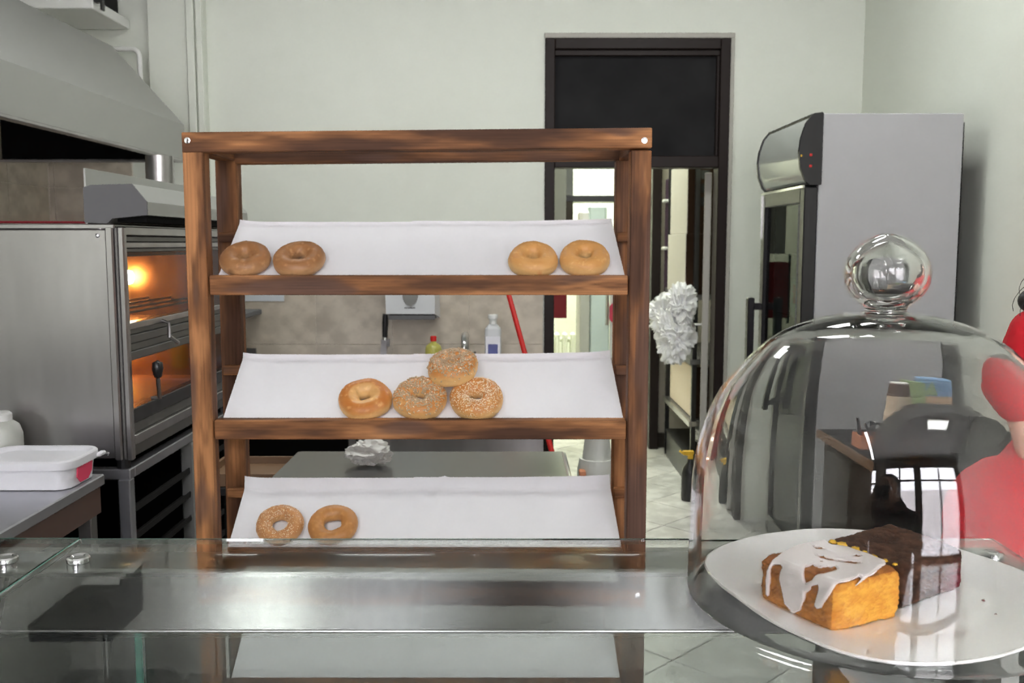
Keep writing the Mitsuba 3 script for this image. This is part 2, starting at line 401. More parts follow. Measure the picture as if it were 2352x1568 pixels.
add('lip', cat_(bx(-1.60, -1.566, hy0, hy1, 1.884, 1.898, .003), bx(XL, -1.60, hy1 - .03, hy1 + .008, 1.884, 1.896, .002)), 'm_steel', hood, label='folded bottom lip')
add('grease_filter', prism([(-1.62, 1.93), (-1.95, 2.25), (-1.96, 2.24), (-1.63, 1.92)], hy0 + .02, hy1 - .02), 'm_void', hood, label='dark filters inside the hood')
add('liner', prism([(-1.60, 1.90), (-1.60, 2.05), (-1.92, 2.41), (XL + .01, 2.41), (XL + .01, 1.90)], hy1 - .012, hy1 - .002), 'm_void', hood)
add('liner', bx(XL + .001, XL + .004, hy0 + .02, hy1 - .02, 1.90, 2.24), 'm_void', hood)
add('liner', bx(XL + .002, -1.96, hy0 + .02, hy1 - .02, 2.24, 2.25), 'm_void', hood)
duct = thing('air_duct', 'dark wall box with a white bottom tray at the top left corner', 'duct')
add('shell', bx(XL, -2.03, 4.56, 4.98, 2.648, 2.95, .006), 'm_black_soft', duct, label='dark upper box')
add('bottom_tray', bx(-2.43, -1.975, 4.55, 4.98, 2.598, 2.647, .004), 'm_white', duct, label='white bottom tray')
add('bracket', cat_(bx(-1.975, -1.935, 4.56, 4.59, 2.630, 2.645), bx(-1.945, -1.935, 4.56, 4.59, 2.595, 2.63)), 'm_black', duct)

cp = thing('wall_conduit', 'thin white conduit bending down the wall behind the hood', 'pipe')
add('tube', tube(np.vstack([[(-2.02, 4.86, 2.475), (-1.93, 4.86, 2.475)], bez([(-1.93, 4.86, 2.475), (-1.885, 4.86, 2.475), (-1.885, 4.86, 2.43)], 7), [(-1.885, 4.86, 2.30), (-1.885, 4.86, 2.05)]]), .013), 'm_white', cp)
add('clip', bx(-1.905, -1.865, 4.84, 4.94, 2.22, 2.24, .002), 'm_white', cp)

# ------------------------------------------------------------------ oven on its stand
ov = thing('deck_oven', 'stainless steel baking oven with two glowing windows, on an open steel stand', 'oven')
oy0, oy1, ox0, ox1, oz0, oz1 = 2.55, 3.50, -1.90, -1.058, .905, 1.552
add('side_panel', bx(ox0, -1.098, oy0, oy0 + .012, oz0, 1.537, .003), 'm_steel', ov)
add('side_panel', bx(ox0, -1.098, oy1 - .012, oy1, oz0, 1.537, .003), 'm_steel', ov)
add('top_panel', bx(ox0, -1.075, oy0 - .003, oy1, 1.537, oz1, .003), 'm_steel', ov)
add('base', bx(ox0, -1.085, oy0 + .012, oy1 - .012, oz0, .935), 'm_steel_dark', ov)
add('back_panel', bx(ox0, ox0 + .012, oy0 + .012, oy1 - .012, .935, 1.537), 'm_steel', ov)
for x0, x1, k in ((-1.102, -1.080, 'm_steel'), (-1.081, -1.068, 'm_steel_dark'), (-1.068, -1.05, 'm_steel')):
    add('corner_post', bx(x0, x1, oy0 - (.004 if k == 'm_steel' else -.004), oy0 + .018, .900, 1.545, .004), k, ov)
add('corner_post', bx(-1.102, -1.05, oy1 - .055, oy1, .900, 1.545, .004), 'm_steel', ov)
for z0, z1, k, xx in ((1.521, 1.545, 'm_steel', -1.055), (1.503, 1.519, 'm_steel_dark', -1.062), (1.486, 1.503, 'm_steel', -1.052), (1.474, 1.486, 'm_steel_dark', -1.064),
                      (1.262, 1.28, 'm_steel', -1.05), (1.245, 1.262, 'm_steel_dark', -1.064), (1.222, 1.245, 'm_steel_dark', -1.055), (1.2, 1.222, 'm_steel_dark', -1.06), (1.176, 1.2, 'm_steel_dark', -1.052),
                      (.998, 1.04, 'm_black', -1.056), (.968, .998, 'm_steel_dark', -1.06), (.940, .968, 'm_steel', -1.048), (.905, .940, 'm_steel_dark', -1.058)):
    add('front_rail', bx(-1.09, xx, oy0 + .016, oy1 - .055, z0, z1, .002), k, ov)
add('cavity', cat_(bx(-1.75, -1.09, oy0 + .014, oy0 + .03, .96, 1.52), bx(-1.75, -1.09, oy1 - .03, oy1 - .014, .96, 1.52), bx(-1.76, -1.75, oy0 + .014, oy1 - .014, .96, 1.52),
                   bx(-1.75, -1.09, oy0 + .03, oy1 - .03, 1.505, 1.52), bx(-1.75, -1.09, oy0 + .03, oy1 - .03, 1.215, 1.235), bx(-1.75, -1.09, oy0 + .03, oy1 - .03, .99, 1.01)), 'm_oven_in', ov, label='brown heated oven chamber')
for z in (1.465, 1.30):
    add('tray_rack', cat_(*[tube([(-1.11 - .08 * i, oy0 + .03, z), (-1.11 - .08 * i, oy1 - .03, z)], .004, 6) for i in range(7)]), 'm_steel_dark', ov)
for z0, z1 in ((1.28, 1.474), (1.04, 1.176)):
    dw = add('window', cat_(bx(-1.066, -1.06, oy0 + .018, oy1 - .055, z0, z1)), 'm_ovenpane', ov, label='glass oven window')
for z, L in ((1.375, (330, 150, 42)), (1.115, (330, 120, 26))):
    b = add('bulb', lathe([(0, -.026), (.013, -.021), (.020, -.005), (.020, .007), (.013, .022), (0, .026)], 16, (-1.405 if z > 1.3 else -1.45, 3.435, z)), 'm_white', ov, label='glowing oven bulb', smooth=True)
    scene[b]['emitter'] = {'type': 'area', 'radiance': rgb(*L)}
add('door_lever', tube([(-1.052, 2.70, 1.05), (-1.028, 2.70, 1.052), (-1.020, 2.672, 1.10), (-1.016, 2.66, 1.128)], .006, 8), 'm_steel', ov)
add('lever_knob', lathe([(0, -.028), (.010, -.024), (.016, .0), (.014, .018), (0, .025)], 16, (-1.014, 2.656, 1.142)), 'm_black', ov, smooth=True)
add('door_lever', tube([(-1.052, 2.80, 1.268), (-1.03, 2.80, 1.262), (-1.03, 2.80, 1.222), (-1.03, 2.87, 1.195)], .006, 8), 'm_steel', ov)
add('rivet', cat_(*[lathe([(0, 0), (.006, .001), (.004, .004), (0, .005)], 10).apply_transform(trimesh.transformations.rotation_matrix(PI / 2, (1, 0, 0))).apply_translation((-1.122, oy0 - .0005, z)) for z in (.92, 1.52)]), 'm_chrome', ov)
st = thing('oven_stand', 'open steel stand with tray runners under the oven', 'stand')
for x in (-1.085, -1.87):
    for y in (oy0 + .01, oy1 - .04):
        add('leg', bx(x - .017, x + .017, y, y + .034, 0, .842, .003), 'm_steel_top', st)
add('top_frame', cat_(bx(-1.90, -1.066, oy0 + .01, oy0 + .045, .842, .872, .003), bx(-1.90, -1.066, oy1 - .045, oy1 - .01, .842, .872, .003), bx(-1.10, -1.066, oy0 + .045, oy1 - .045, .842, .872, .003)), 'm_steel_top', st)
for z in (.74, .66, .58, .50, .42, .34):
    add('tray_runner', cat_(bx(-1.10, -1.07, oy0 + .045, oy1 - .045, z, z + .004), bx(-1.074, -1.07, oy0 + .045, oy1 - .045, z, z + .018)), 'm_black_soft', st)
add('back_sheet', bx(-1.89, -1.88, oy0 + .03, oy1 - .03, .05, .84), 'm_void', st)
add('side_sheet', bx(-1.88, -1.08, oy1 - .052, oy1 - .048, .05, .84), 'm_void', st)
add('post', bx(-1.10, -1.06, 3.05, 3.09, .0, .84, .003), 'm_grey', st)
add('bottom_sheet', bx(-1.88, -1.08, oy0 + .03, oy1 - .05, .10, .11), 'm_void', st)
for x in (-1.09, -1.87):
    for y in (oy0 + .03, oy1 - .03):
        add('foot', lathe([(0, .872), (.018, .872), (.018, .906), (0, .906)], 12, (x, y, 0)), 'm_black', ov)
cb = thing('red_cable', 'thin red cable lying along the top edge of the oven', 'cable')
add('wire', tube([(-1.9, 2.57, 1.558), (-1.6, 2.565, 1.5575), (-1.35, 2.565, 1.5565), (-1.20, 2.575, 1.5563), (-1.15, 2.60, 1.556)], .0032, 8), 'm_maroon', cb)
sh = thing('vapour_hood', 'small grey steel vapour hood projecting over the oven door', 'hood')
vp = [(-1.15, 1.555), (-1.15, 1.648), (-1.13, 1.655), (-1.02, 1.658), (-.981, 1.610), (-.981, 1.575), (-1.075, 1.566), (-1.09, 1.552)]
add('shell', prism(vp, 2.545, 3.50), 'm_steel_hood', sh)
add('end_plate', prism(vp, 2.538, 2.545), 'm_grey_mid', sh)
add('opening', bx(-1.07, -.99, 2.56, 3.48, 1.556, 1.572), 'm_void', sh, label='dark underside')
add('flange', bx(-1.15, -1.145, 2.545, 3.50, 1.552, 1.70), 'm_steel_hood', sh)
pt = thing('flue_pipe', 'short shiny steel flue pipe standing on the oven', 'pipe')
add('tube', tube([(-1.225, 3.30, 1.553), (-1.225, 3.30, 1.80)], .047, 32), 'm_steel', pt, smooth=40)
add('collar', tube([(-1.225, 3.30, 1.553), (-1.225, 3.30, 1.57)], .06, 32), 'm_steel', pt, smooth=40)

# low work table in front of the oven, with a plastic tub
tb = thing('work_table', 'stainless steel work table at the lower left edge of the picture', 'table')
add('tabletop', bx(-2.0, -1.066, 1.25, 2.40, .872, .90, .003), 'm_steel_top', tb)
add('apron', bx(-1.98, -1.075, 1.27, 2.39, .80, .872), 'm_frame_brown', tb)
for x in (-1.10, -1.95):
    for y in (1.30, 2.345):
        add('leg', bx(x - .018, x + .018, y, y + .036, 0, .80, .003), 'm_steel_dark', tb)
add('lower_shelf', bx(-1.97, -1.09, 1.30, 2.37, .30, .32), 'm_black_soft', tb)
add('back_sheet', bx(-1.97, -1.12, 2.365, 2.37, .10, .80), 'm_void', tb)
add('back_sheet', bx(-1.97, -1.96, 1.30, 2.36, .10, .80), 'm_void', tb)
def rr_ring(x0, x1, y0, y1, r, zs):
    """stack of rounded rectangles: zs = [(inset, z), ...] as a closed solid"""
    vs, fs, n = [], [], 0
    for ins, z in zs:
        c = np.array(rrect(x0 + ins, x1 - ins, y0 + ins, y1 - ins, max(r - ins, .004), 8).exterior.coords)[:-1][::-1]
        vs.append(np.column_stack([c, np.full(len(c), z)])); n = len(c)
    V = np.vstack(vs)
    for k in range(len(zs) - 1):
        for i in range(n):
            j = (i + 1) % n
            fs += [(k * n + i, k * n + j, (k + 1) * n + j), (k * n + i, (k + 1) * n + j, (k + 1) * n + i)]
    c0, c1 = len(V), len(V) + 1
    V = np.vstack([V, vs[0].mean(0), vs[-1].mean(0)])
    for i in range(n):
        j = (i + 1) % n
        fs += [(c0, j, i), (c1, (len(zs) - 1) * n + i, (len(zs) - 1) * n + j)]
    m = trimesh.Trimesh(V, fs, process=False); m.fix_normals(); return m
tub = thing('plastic_tub', 'white plastic tub with a lid and a pink label on the steel table', 'tub')
add('body', rr_ring(-1.315, -1.070, 2.215, 2.395, .045, [(.014, .9005), (.010, .903), (.003, .955), (.002, .958)]), 'm_tub', tub, smooth=35)
add('lid', rr_ring(-1.321, -1.064, 2.209, 2.401, .048, [(.001, .953), (0, .955), (0, .972), (.003, .976), (.010, .976), (.014, .973), (.018, .966)]), 'm_tub', tub, smooth=30)
add('label', prism(Polygon([(2.265, .953), (2.345, .953), (2.345, .925), (2.325, .908), (2.285, .908), (2.265, .925)]), -1.0735, -1.0705, 'x').apply_transform(trimesh.transformations.rotation_matrix(.09, (0, 1, 0), (-1.0715, 2.3, .953))), 'm_pink', tub, label='pink label')
add('tab', bx(-1.07, -1.055, 2.355, 2.392, .955, .965, .003), 'm_tub', tub)
jg = thing('pale_canister', 'pale canister cut off by the left edge above the tub', 'canister')
add('body', lathe([(0, 0), (.052, 0), (.058, .01), (.058, .09), (.050, .115), (.03, .13), (0, .13)], 32, (-1.375, 2.47, .9005)), 'm_grey_pale', jg, smooth=40)
add('lid', lathe([(0, .128), (.034, .128), (.034, .145), (.028, .15), (0, .15)], 24, (-1.375, 2.47, .9005)), 'm_white', jg, smooth=40)
add('extension', bx(-2.0, -1.2, 2.40, 2.54, .872, .90, .002), 'm_steel_top', tb)

# ------------------------------------------------------------------ back counter with sink, and the things on it
bc = thing('sink_counter', 'stainless steel sink counter along the tiled back wall', 'counter')
add('worktop', bx(-1.55, .15, 4.40, 4.985, .83, .86, .004), 'm_steel_top', bc)
add('upstand', bx(-1.55, .15, 4.965, 4.985, .86, .90, .003), 'm_steel_top', bc)
add('front_panel', bx(-.62, .15, 4.42, 4.44, .10, .83), 'm_steel', bc)
add('front_panel', bx(-.74, -.62, 4.42, 4.44, .10, .83), 'm_grey_mid', bc)
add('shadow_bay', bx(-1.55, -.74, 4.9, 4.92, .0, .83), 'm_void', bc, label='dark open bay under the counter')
for x in (-1.53, -.77):
    add('leg', bx(x - .02, x + .02, 4.44, 4.48, 0, .83, .003), 'm_steel_dark', bc)
add('rail', bx(-1.53, -.77, 4.42, 4.45, .72, .83, .003), 'm_steel_dark', bc)
fc = thing('sink_tap', 'chrome swan neck tap above the sink', 'tap')
add('spout', tube(np.vstack([[(-.245, 4.90, .86), (-.245, 4.90, .96)], bez([(-.245, 4.90, .96), (-.245, 4.90, 1.05), (-.245, 4.78, 1.05), (-.245, 4.76, .95)], 12)]), .017, 14), 'm_chrome', fc, smooth=True)
add('base', lathe([(0, 0), (.03, 0), (.03, .02), (.02, .03), (0, .03)], 20, (-.245, 4.90, .86)), 'm_chrome', fc, smooth=40)
add('lever', tube([(-.245, 4.90, .90), (-.19, 4.88, .93)], .007, 8), 'm_chrome', fc)
wbt = thing('detergent_bottle', 'tall white bottle with a blue label beside the tap', 'bottle')
bx_, by_ = -.098, 4.80
add('body', rr_ring(bx_ - .042, bx_ + .042, by_ - .03, by_ + .03, .02, [(.003, .861), (0, .866), (0, 1.055), (.004, 1.066), (.018, 1.082), (.022, 1.088)]), 'm_dispenser', wbt, smooth=35)
add('cap', lathe([(0, 1.085), (.019, 1.085), (.019, 1.112), (.025, 1.114), (.025, 1.132), (.022, 1.135), (0, 1.135)], 24, (bx_, by_, 0)), 'm_white', wbt, smooth=40)
add('label', bx(bx_ - .025, bx_ + .025, by_ - .0315, by_ - .0302, .90, .985), 'm_blue', wbt, label='dark blue label')
add('upper_label', bx(bx_ - .037, bx_ + .037, by_ - .031, by_ - .0302, .89, 1.025), 'm_tub', wbt)
ob = thing('dish_soap_bottle', 'yellow dish soap bottle with a red cap by the tap', 'bottle')
add('body', lathe([(0, .861), (.040, .861), (.043, .87), (.043, .955), (.036, .975), (.014, .992), (.012, 1.0), (0, 1.0)], 28, (-.405, 4.80, 0)), 'm_oil', ob, smooth=40)
add('cap', lathe([(0, .998), (.016, .998), (.016, 1.02), (.013, 1.024), (0, 1.024)], 20, (-.405, 4.80, 0)), 'm_red', ob, smooth=40)
pd = thing('towel_dispenser', 'white paper towel dispenser with a grey oval window on the tiles', 'dispenser')
add('body', cat_(trimesh.convex.convex_hull(np.array([(-.652, 4.83, 1.135), (-.40, 4.83, 1.135), (-.66, 4.83, 1.47), (-.395, 4.83, 1.47), (-.645, 4.99, 1.105), (-.385, 4.99, 1.105), (-.66, 4.99, 1.49), (-.385, 4.99, 1.49)]))), 'm_dispenser', pd)
add('window', lathe([(0, 0), (.040, 0), (.040, .006), (0, .006)], 28).apply_transform(np.diag([1, 1.45, 1, 1])).apply_transform(trimesh.transformations.rotation_matrix(PI / 2, (1, 0, 0))).apply_translation((-.525, 4.829, 1.235)), 'm_grey', pd, label='grey oval level window')
add('chute', bx(-.64, -.40, 4.835, 4.97, 1.105, 1.128, .002), 'm_grey_mid', pd)
add('print_line', bx(-.555, -.50, 4.8265, 4.829, 1.165, 1.170), 'm_grey_mid', pd)
kn = thing('kitchen_knife', 'large knife with a black handle hanging on the tiles', 'knife')
add('handle', tube([(-.674, 4.97, 1.125), (-.676, 4.968, 1.08), (-.679, 4.97, 1.0)], [.014, .016, .013], 12), 'm_black', kn, smooth=40)
add('ferrule', tube([(-.679, 4.97, 1.0), (-.68, 4.97, .985)], .013, 12), 'm_chrome', kn)
add('blade', prism([(-.695, .99), (-.668, .99), (-.675, .80), (-.72, .80)], 4.968, 4.972), 'm_steel', kn)
add('magnet_block', bx(-.70, -.655, 4.975, 4.992, .95, .99), 'm_steel_dark', kn)
mh = thing('red_mop', 'mop with a long red handle leaning on the sink counter', 'mop')
add('handle', tube([(-.058, 4.60, 1.40), (.316, 3.985, .08)], .0125, 14), 'm_red', mh, smooth=40)
add('head', lathe([(0, .006), (.10, .006), (.085, .05), (.03, .11), (0, .11)], 24, (.32, 3.99, 0)), 'm_grey_pale', mh, smooth=40)
ps = thing('posted_notice', 'pale blue notice sheet fixed high on the tiles behind the rack', 'notice')
add('sheet', bx(-1.44, -1.215, 4.986, 4.989, 1.192, 1.42), 'm_sticker', ps)
sb = thing('folding_shelf', 'grey folding shelf with a slanting stay on the tiled wall', 'shelf')
add('board', bx(-1.62, -1.335, 4.60, 4.985, 1.125, 1.150, .003), 'm_grey_mid', sb)
add('stay', tube([(-1.40, 4.93, .90), (-1.48, 4.72, 1.12)], .012, 8), 'm_black', sb)
add('wall_plate', bx(-1.43, -1.37, 4.965, 4.985, .86, .94), 'm_steel_dark', sb)

# island worktable behind the rack, with a crumpled napkin
it = thing('prep_table', 'low stainless steel prep table behind the bagel rack', 'table')
add('tabletop', prism(rrect(-.67, .160, 2.36, 2.885, .012), .822, .85, 'z'), 'm_prep', it)
add('edge_roll', tube([(.160, 2.37, .843), (.160, 2.875, .843)], .009, 12), 'm_chrome', it)
for x in (-.63, .12):
    for y in (2.40, 2.81):
        add('leg', bx(x - .018, x + .018, y, y + .036, 0, .822, .003), 'm_steel_dark', it)
add('lower_shelf', bx(-.64, .13, 2.40, 2.84, .25, .27), 'm_steel_dark', it)
def folds(c, r, seed, squash=(1, 1, 1), sub=5, amp=.5, freq=1.6):
    """a crumpled sheet: sharp crease ridges between soft dents"""
    m = trimesh.creation.icosphere(subdivisions=sub)
    v = m.vertices
    w = v + .35 * (np.stack([meshkit.fbm(v * 1.3 + seed + q, 2, seed + q) for q in range(3)], -1) - .5)
    k = 1 + .45 * (meshkit.fbm(w * 1.1 + seed, 2, seed + 7) - .5) - amp * np.abs(meshkit.noise(w * freq * 1.5 + seed, seed) - .5) * 1.3 - amp * .6 * np.abs(meshkit.noise(w * freq * 3.4 + seed, seed + 3) - .5)
    v = v * k[:, None] * r * np.array(squash)
    m.vertices = v + np.array(c) - np.array([0, 0, v[:, 2].min()])
    trimesh.smoothing.filter_taubin(m, iterations=2)
    return m
def crumple(c, r, seed, squash=(1, 1, .8), sub=4, amp=.55, freq=1.3):
    m = trimesh.creation.icosphere(subdivisions=sub)
    v = m.vertices
    k = 1 - amp + amp * 2.0 * np.abs(meshkit.fbm(v * freq + seed, 4, seed) - .5) * 2 + .25 * (meshkit.noise(v * 4 + seed, seed) - .5)
    v = v * k[:, None] * r * np.array(squash)
    v[:, 2] = np.maximum(v[:, 2], v[:, 2].min() * .35)
    m.vertices = v + np.array(c) - np.array([0, 0, v[:, 2].min()])
    return m
cn = thing('crumpled_napkin', 'crumpled white paper napkin on the steel prep table', 'napkin')
pk = folds((-.415, 2.70, .8505), .062, 11, (1.25, .9, .68), 5, .80, 1.3)
add('paper', pk, 'm_napkin', cn)
cbx = thing('cardboard_tray', 'brown cardboard tray on the floor side left of the prep table', 'tray')
add('base', bx(-.93, -.70, 2.75, 2.98, .775, .79), 'm_woodedge', cbx)
add('rim', cat_(bx(-.93, -.70, 2.745, 2.755, .775, .812), bx(-.93, -.70, 2.975, 2.985, .775, .812), bx(-.935, -.925, 2.75, 2.98, .775, .812), bx(-.705, -.695, 2.75, 2.98, .775, .812)), 'm_woodedge', cbx)
stl = thing('low_stool', 'dark stool carrying the cardboard tray', 'stool')
add('seat', bx(-.94, -.69, 2.73, 3.0, .75, .774, .004), 'm_black', stl)
for x in (-.92, -.72):
    for y in (2.75, 2.97):
        add('leg', bx(x - .012, x + .012, y - .012, y + .012, 0, .75), 'm_black', stl)
pdst = thing('fan_stand', 'pale grey tapering pedestal standing in front of the doorway', 'stand')
pcx = .342
add('column', lathe([(0, .63), (.060, .63), (.056, .67), (.050, .72), (.045, .85), (.042, 1.05), (.0, 1.05)], 32, (pcx, 3.70, 0)), 'm_grey_pale', pdst, smooth=40)
add('base', lathe([(0, .004), (.13, .004), (.13, .03), (.10, .06), (.086, .45), (.078, .60), (.070, .64), (0, .64)], 40, (pcx, 3.70, 0)), 'm_grey_pale', pdst, smooth=40)
add('switch', bx(pcx - .076, pcx - .05, 3.62, 3.66, .585, .605, .003), 'm_orangebox', pdst)

# ------------------------------------------------------------------ far room things
rad = thing('radiator', 'cream ribbed radiator on the far room wall', 'radiator')
for k in range(5):
    add('rib', bx(.30 + .07 * k, .345 + .07 * k, 8.1, 8.24, .10, .72, .015), 'm_farwall', rad)
add('manifold', cat_(tube([(.29, 8.17, .16), (.64, 8.17, .16)], .02, 10), tube([(.29, 8.17, .66), (.64, 8.17, .66)], .02, 10)), 'm_farwall', rad)
rp = thing('maroon_board', 'dark red board hanging beyond the door jamb', 'board')
add('panel', bx(.215, .41, 7.0, 7.03, .94, 1.36, .004), 'm_maroon', rp)
add('strip', bx(.20, .215, 7.0, 7.03, .90, 1.42, .004), 'm_black', rp)
us = thing('shelf_unit', 'dark shelf with white appliances in the bright far room', 'shelf')
add('board', bx(.41, 1.02, 7.2, 7.5, 1.815, 1.86, .003), 'm_black', us)
add('side', bx(.41, .465, 7.2, 7.5, 1.86, 2.3, .003), 'm_grey_mid', us)
add('side', bx(.41, .465, 7.2, 7.5, 1.45, 1.815, .003), 'm_counterfront', us)
gp = thing('grey_cabinet', 'tall grey cabinet side just inside the doorway', 'cabinet')
add('side', bx(.245, .40, 7.0, 7.05, 1.42, 2.4, .004), 'm_grey', gp)
cy = thing('cyan_panel', 'pale cyan upright fridge door in the far room', 'cabinet')
add('door', bx(.58, .72, 6.9, 7.3, .55, 1.40, .008), 'm_cyanpanel', cy)
add('side', bx(.50, .575, 6.9, 7.3, .55, 1.40, .006), 'm_grey_pale', cy)
add('handle', tube([(.70, 6.88, .9), (.70, 6.88, 1.3)], .012, 8), 'm_chrome', cy)
ws = thing('white_appliance', 'white machine on the counter of the far room', 'appliance')
add('body', bx(.56, .70, 6.95, 7.2, 1.42, 1.78, .02), 'm_cyanpanel', ws)
add('head', bx(.50, .58, 6.95, 7.2, 1.50, 1.74, .02), 'm_white', ws)
rd = thing('red_disc', 'round red sign on a white door in the far room', 'sign')
add('disc', lathe([(0, 0), (.085, 0), (.085, .006), (0, .006)], 32).apply_transform(trimesh.transformations.rotation_matrix(PI / 2, (1, 0, 0))).apply_translation((.80, 7.0, .98)), 'm_pink', rd)
add('plate', bx(.735, .92, 7.005, 7.02, .55, 1.40), 'm_white', rd)

# storage rack in the passage with boxes and bags
sr = thing('storage_rack', 'black metal storage rack full of boxes beyond the doorway', 'shelf')
SX0, SX1, SY0, SY1 = 1.09, 1.48, 5.62, 6.6
for x in (SX0 + .015, SX1 - .015):
    for y in (SY0 + .015, SY1 - .015):
        add('post', bx(x - .014, x + .014, y - .014, y + .014, 0, 2.2), 'm_black', sr)
for z in (.42, .80, 1.19):
    add('shelf', bx(SX0, SX1, SY0, SY1, z - .012, z, .002), 'm_steel_dark', sr)
    add('front_rail', cat_(bx(SX0 - .012, SX0, SY0, SY1, z - .035, z), bx(SX0, SX1, SY0 - .012, SY0, z - .03, z)), 'm_steel' if z < .5 else 'm_steel_dark', sr)
bg = 'boxes on the storage rack'
def carton(name, lab, x0, x1, y0, y1, z0, z1, face, side):
    c = thing(name, lab, 'box', bg)
    add('near_face', bx(x0 + .004, x1, y0, y0 + .004, z0, z1), face, c)
    add('body', bx(x0, x1, y0 + .004, y1, z0, z1, .002), side, c)
    return c
c1 = carton('cardboard_box', 'brown box with a pale side on the upper rack shelf', 1.045, 1.34, 5.66, 6.30, 1.192, 1.555, 'm_boxdark', 'm_boxpale')
c2 = carton('cardboard_box', 'dark brown printed box stacked on the lower brown box', 1.05, 1.34, 5.66, 6.25, 1.557, 1.98, 'm_boxdark', 'm_boxpale')
for k, zz in enumerate((1.88, 1.80, 1.72)):
    add('mark', cat_(bx(1.13, 1.18, 5.657, 5.66, zz, zz + .052), bx(1.14, 1.17, 5.655, 5.66, zz + .012, zz + .04)), 'm_black', c2)
carton('cardboard_box', 'pale cardboard box on the middle shelf of the storage rack', 1.11, 1.24, 5.72, 6.5, .425, .74, 'm_boxdark', 'm_cardboard')
carton('cardboard_box', 'small dark box beside the pale one on the middle rack shelf', 1.26, 1.42, 5.70, 6.3, .425, .66, 'm_boxdark', 'm_boxdark')
pw = thing('plastic_bag', 'crumpled pale plastic bag of mixed things on the lowest rack shelf', 'bag')
add('film', folds((1.24, 5.85, .205), .12, 31, (.8, 1.4, .8), 5, .9, 1.8), 'm_bag', pw)
cr = thing('black_crate', 'black crate at the foot of the storage rack', 'crate')
add('side', bx(1.09, 1.42, 5.68, 6.5, .0, .20, .004), 'm_black', cr)
add('rim', bx(1.085, 1.425, 5.675, 6.505, .18, .20, .003), 'm_black_soft', cr)
for k, (x, y, z, r, s) in enumerate(((.98, 5.62, .84, .165, 3), (.93, 5.72, .99, .13, 5), (1.01, 5.60, 1.06, .125, 8))):
    pb = thing('plastic_bag', ['big bunch of white plastic bags hanging from the storage rack', 'white plastic bag at the far side of the hanging bunch', 'topmost white plastic bag of the hanging bunch'][k], 'bag')
    add('film', folds((x, y, z - .08), r * .95, 20 + s, (.85, .9, 1.25), 5, .95, 1.9), 'm_bag', pb)
tw = thing('rolled_foil', 'bundle of purple tipped white rolls leaning at the passage wall', 'rolls')
add('sheet', bx(1.085, 1.125, 6.62, 6.70, .95, 1.95, .01), 'm_purple', tw)
for z in (1.78, 1.45):
    add('fold', bx(1.055, 1.125, 6.60, 6.66, z, z + .025, .008), 'm_white', tw)
gb = thing('spray_bottle', 'dark green bottle with a yellow trigger on the floor beside the passage', 'bottle')
gx, gy = 1.040, 5.36
add('body', lathe([(0, .004), (.046, .004), (.050, .015), (.050, .165), (.041, .195), (.019, .225), (.016, .25), (0, .25)], 28, (gx, gy, 0)), 'm_black', gb, smooth=40)
add('trigger', cat_(bx(gx - .045, gx + .02, gy - .012, gy + .012, .272, .298, .005), bx(gx - .014, gx + .016, gy - .012, gy + .012, .245, .275, .004), tube([(gx - .015, gy, .272), (gx - .048, gy, .284), (gx - .062, gy, .296)], .0065, 8)), 'm_yellow', gb)

# ------------------------------------------------------------------ drinks cooler at the right
fr = thing('drinks_cooler', 'tall upright drinks cooler with a black glass door against the right wall', 'fridge')
fx0, fx1, fy0, fy1 = 1.178, 1.725, 3.64, 4.26
add('side_panel', bx(fx0, fx1, fy0, fy0 + .03, .05, 1.992, .003), 'm_fridge', fr)
add('side_panel', bx(fx0, fx1, fy1 - .03, fy1, .05, 1.992, .003), 'm_fridge', fr)
add('back_panel', bx(fx1 - .03, fx1, fy0 + .03, fy1 - .03, .05, 1.992), 'm_grey_mid', fr)
add('top_panel', bx(fx0, fx1 - .03, fy0 + .03, fy1 - .03, 1.962, 1.992), 'm_fridge', fr)
add('floor_panel', bx(fx0, fx1 - .03, fy0 + .03, fy1 - .03, .05, .16), 'm_black', fr)
add('rear_vent', bx(fx1, fx1 + .012, fy0 + .02, fy1 - .02, .05, 1.96), 'm_void', fr)
prof = [(fx0 + .004, 1.990), (1.152, 1.986), (1.128, 1.955), (1.110, 1.90), (1.104, 1.85), (1.110, 1.79), (1.128, 1.745), (1.145, 1.728), (fx0 + .004, 1.728)]
add('canopy', prism(prof, fy0 + .012, fy1 - .012), 'm_canopy', fr, smooth=30, label='glossy grey canopy front')
big = Polygon(prof).buffer(.006)
add('canopy_end', prism(big, fy0 - .004, fy0 + .012), 'm_black', fr, label='black canopy end cap')
add('canopy_end', prism(big, fy1 - .012, fy1 + .004), 'm_black', fr)
ctr = np.array(prof).mean(0)
add('canopy_trim', cat_(*[tube([(prof[i][0] - .002, fy0 + .012, prof[i][1]), (prof[i][0] - .002, fy1 - .012, prof[i][1])], .006, 8) for i in (1, 7)]), 'm_black', fr)
for z in (1.835, 1.793):
    add('indicator', bx(1.138, 1.148, fy0 - .007, fy0 - .004, z - .005, z + .005, .001), 'm_red', fr, label='small red dot')
add('indicator', bx(1.104, 1.110, fy0 - .007, fy0 - .003, 1.828, 1.836, .001), 'm_yellow', fr)
dr_ = cat_(bx(1.125, fx0 - .002, fy0, fy0 + .055, .17, 1.715, .004), bx(1.125, fx0 - .002, fy1 - .055, fy1, .17, 1.715, .004), bx(1.125, fx0 - .002, fy0 + .055, fy1 - .055, 1.655, 1.715, .004), bx(1.125, fx0 - .002, fy0 + .055, fy1 - .055, .17, .26, .004))
dd = add('door', dr_, 'm_black', fr, label='black door frame')
add('pane', bx(1.140, 1.145, fy0 + .055, fy1 - .055, .26, 1.655), 'm_coolerpane', dd, label='glass pane')
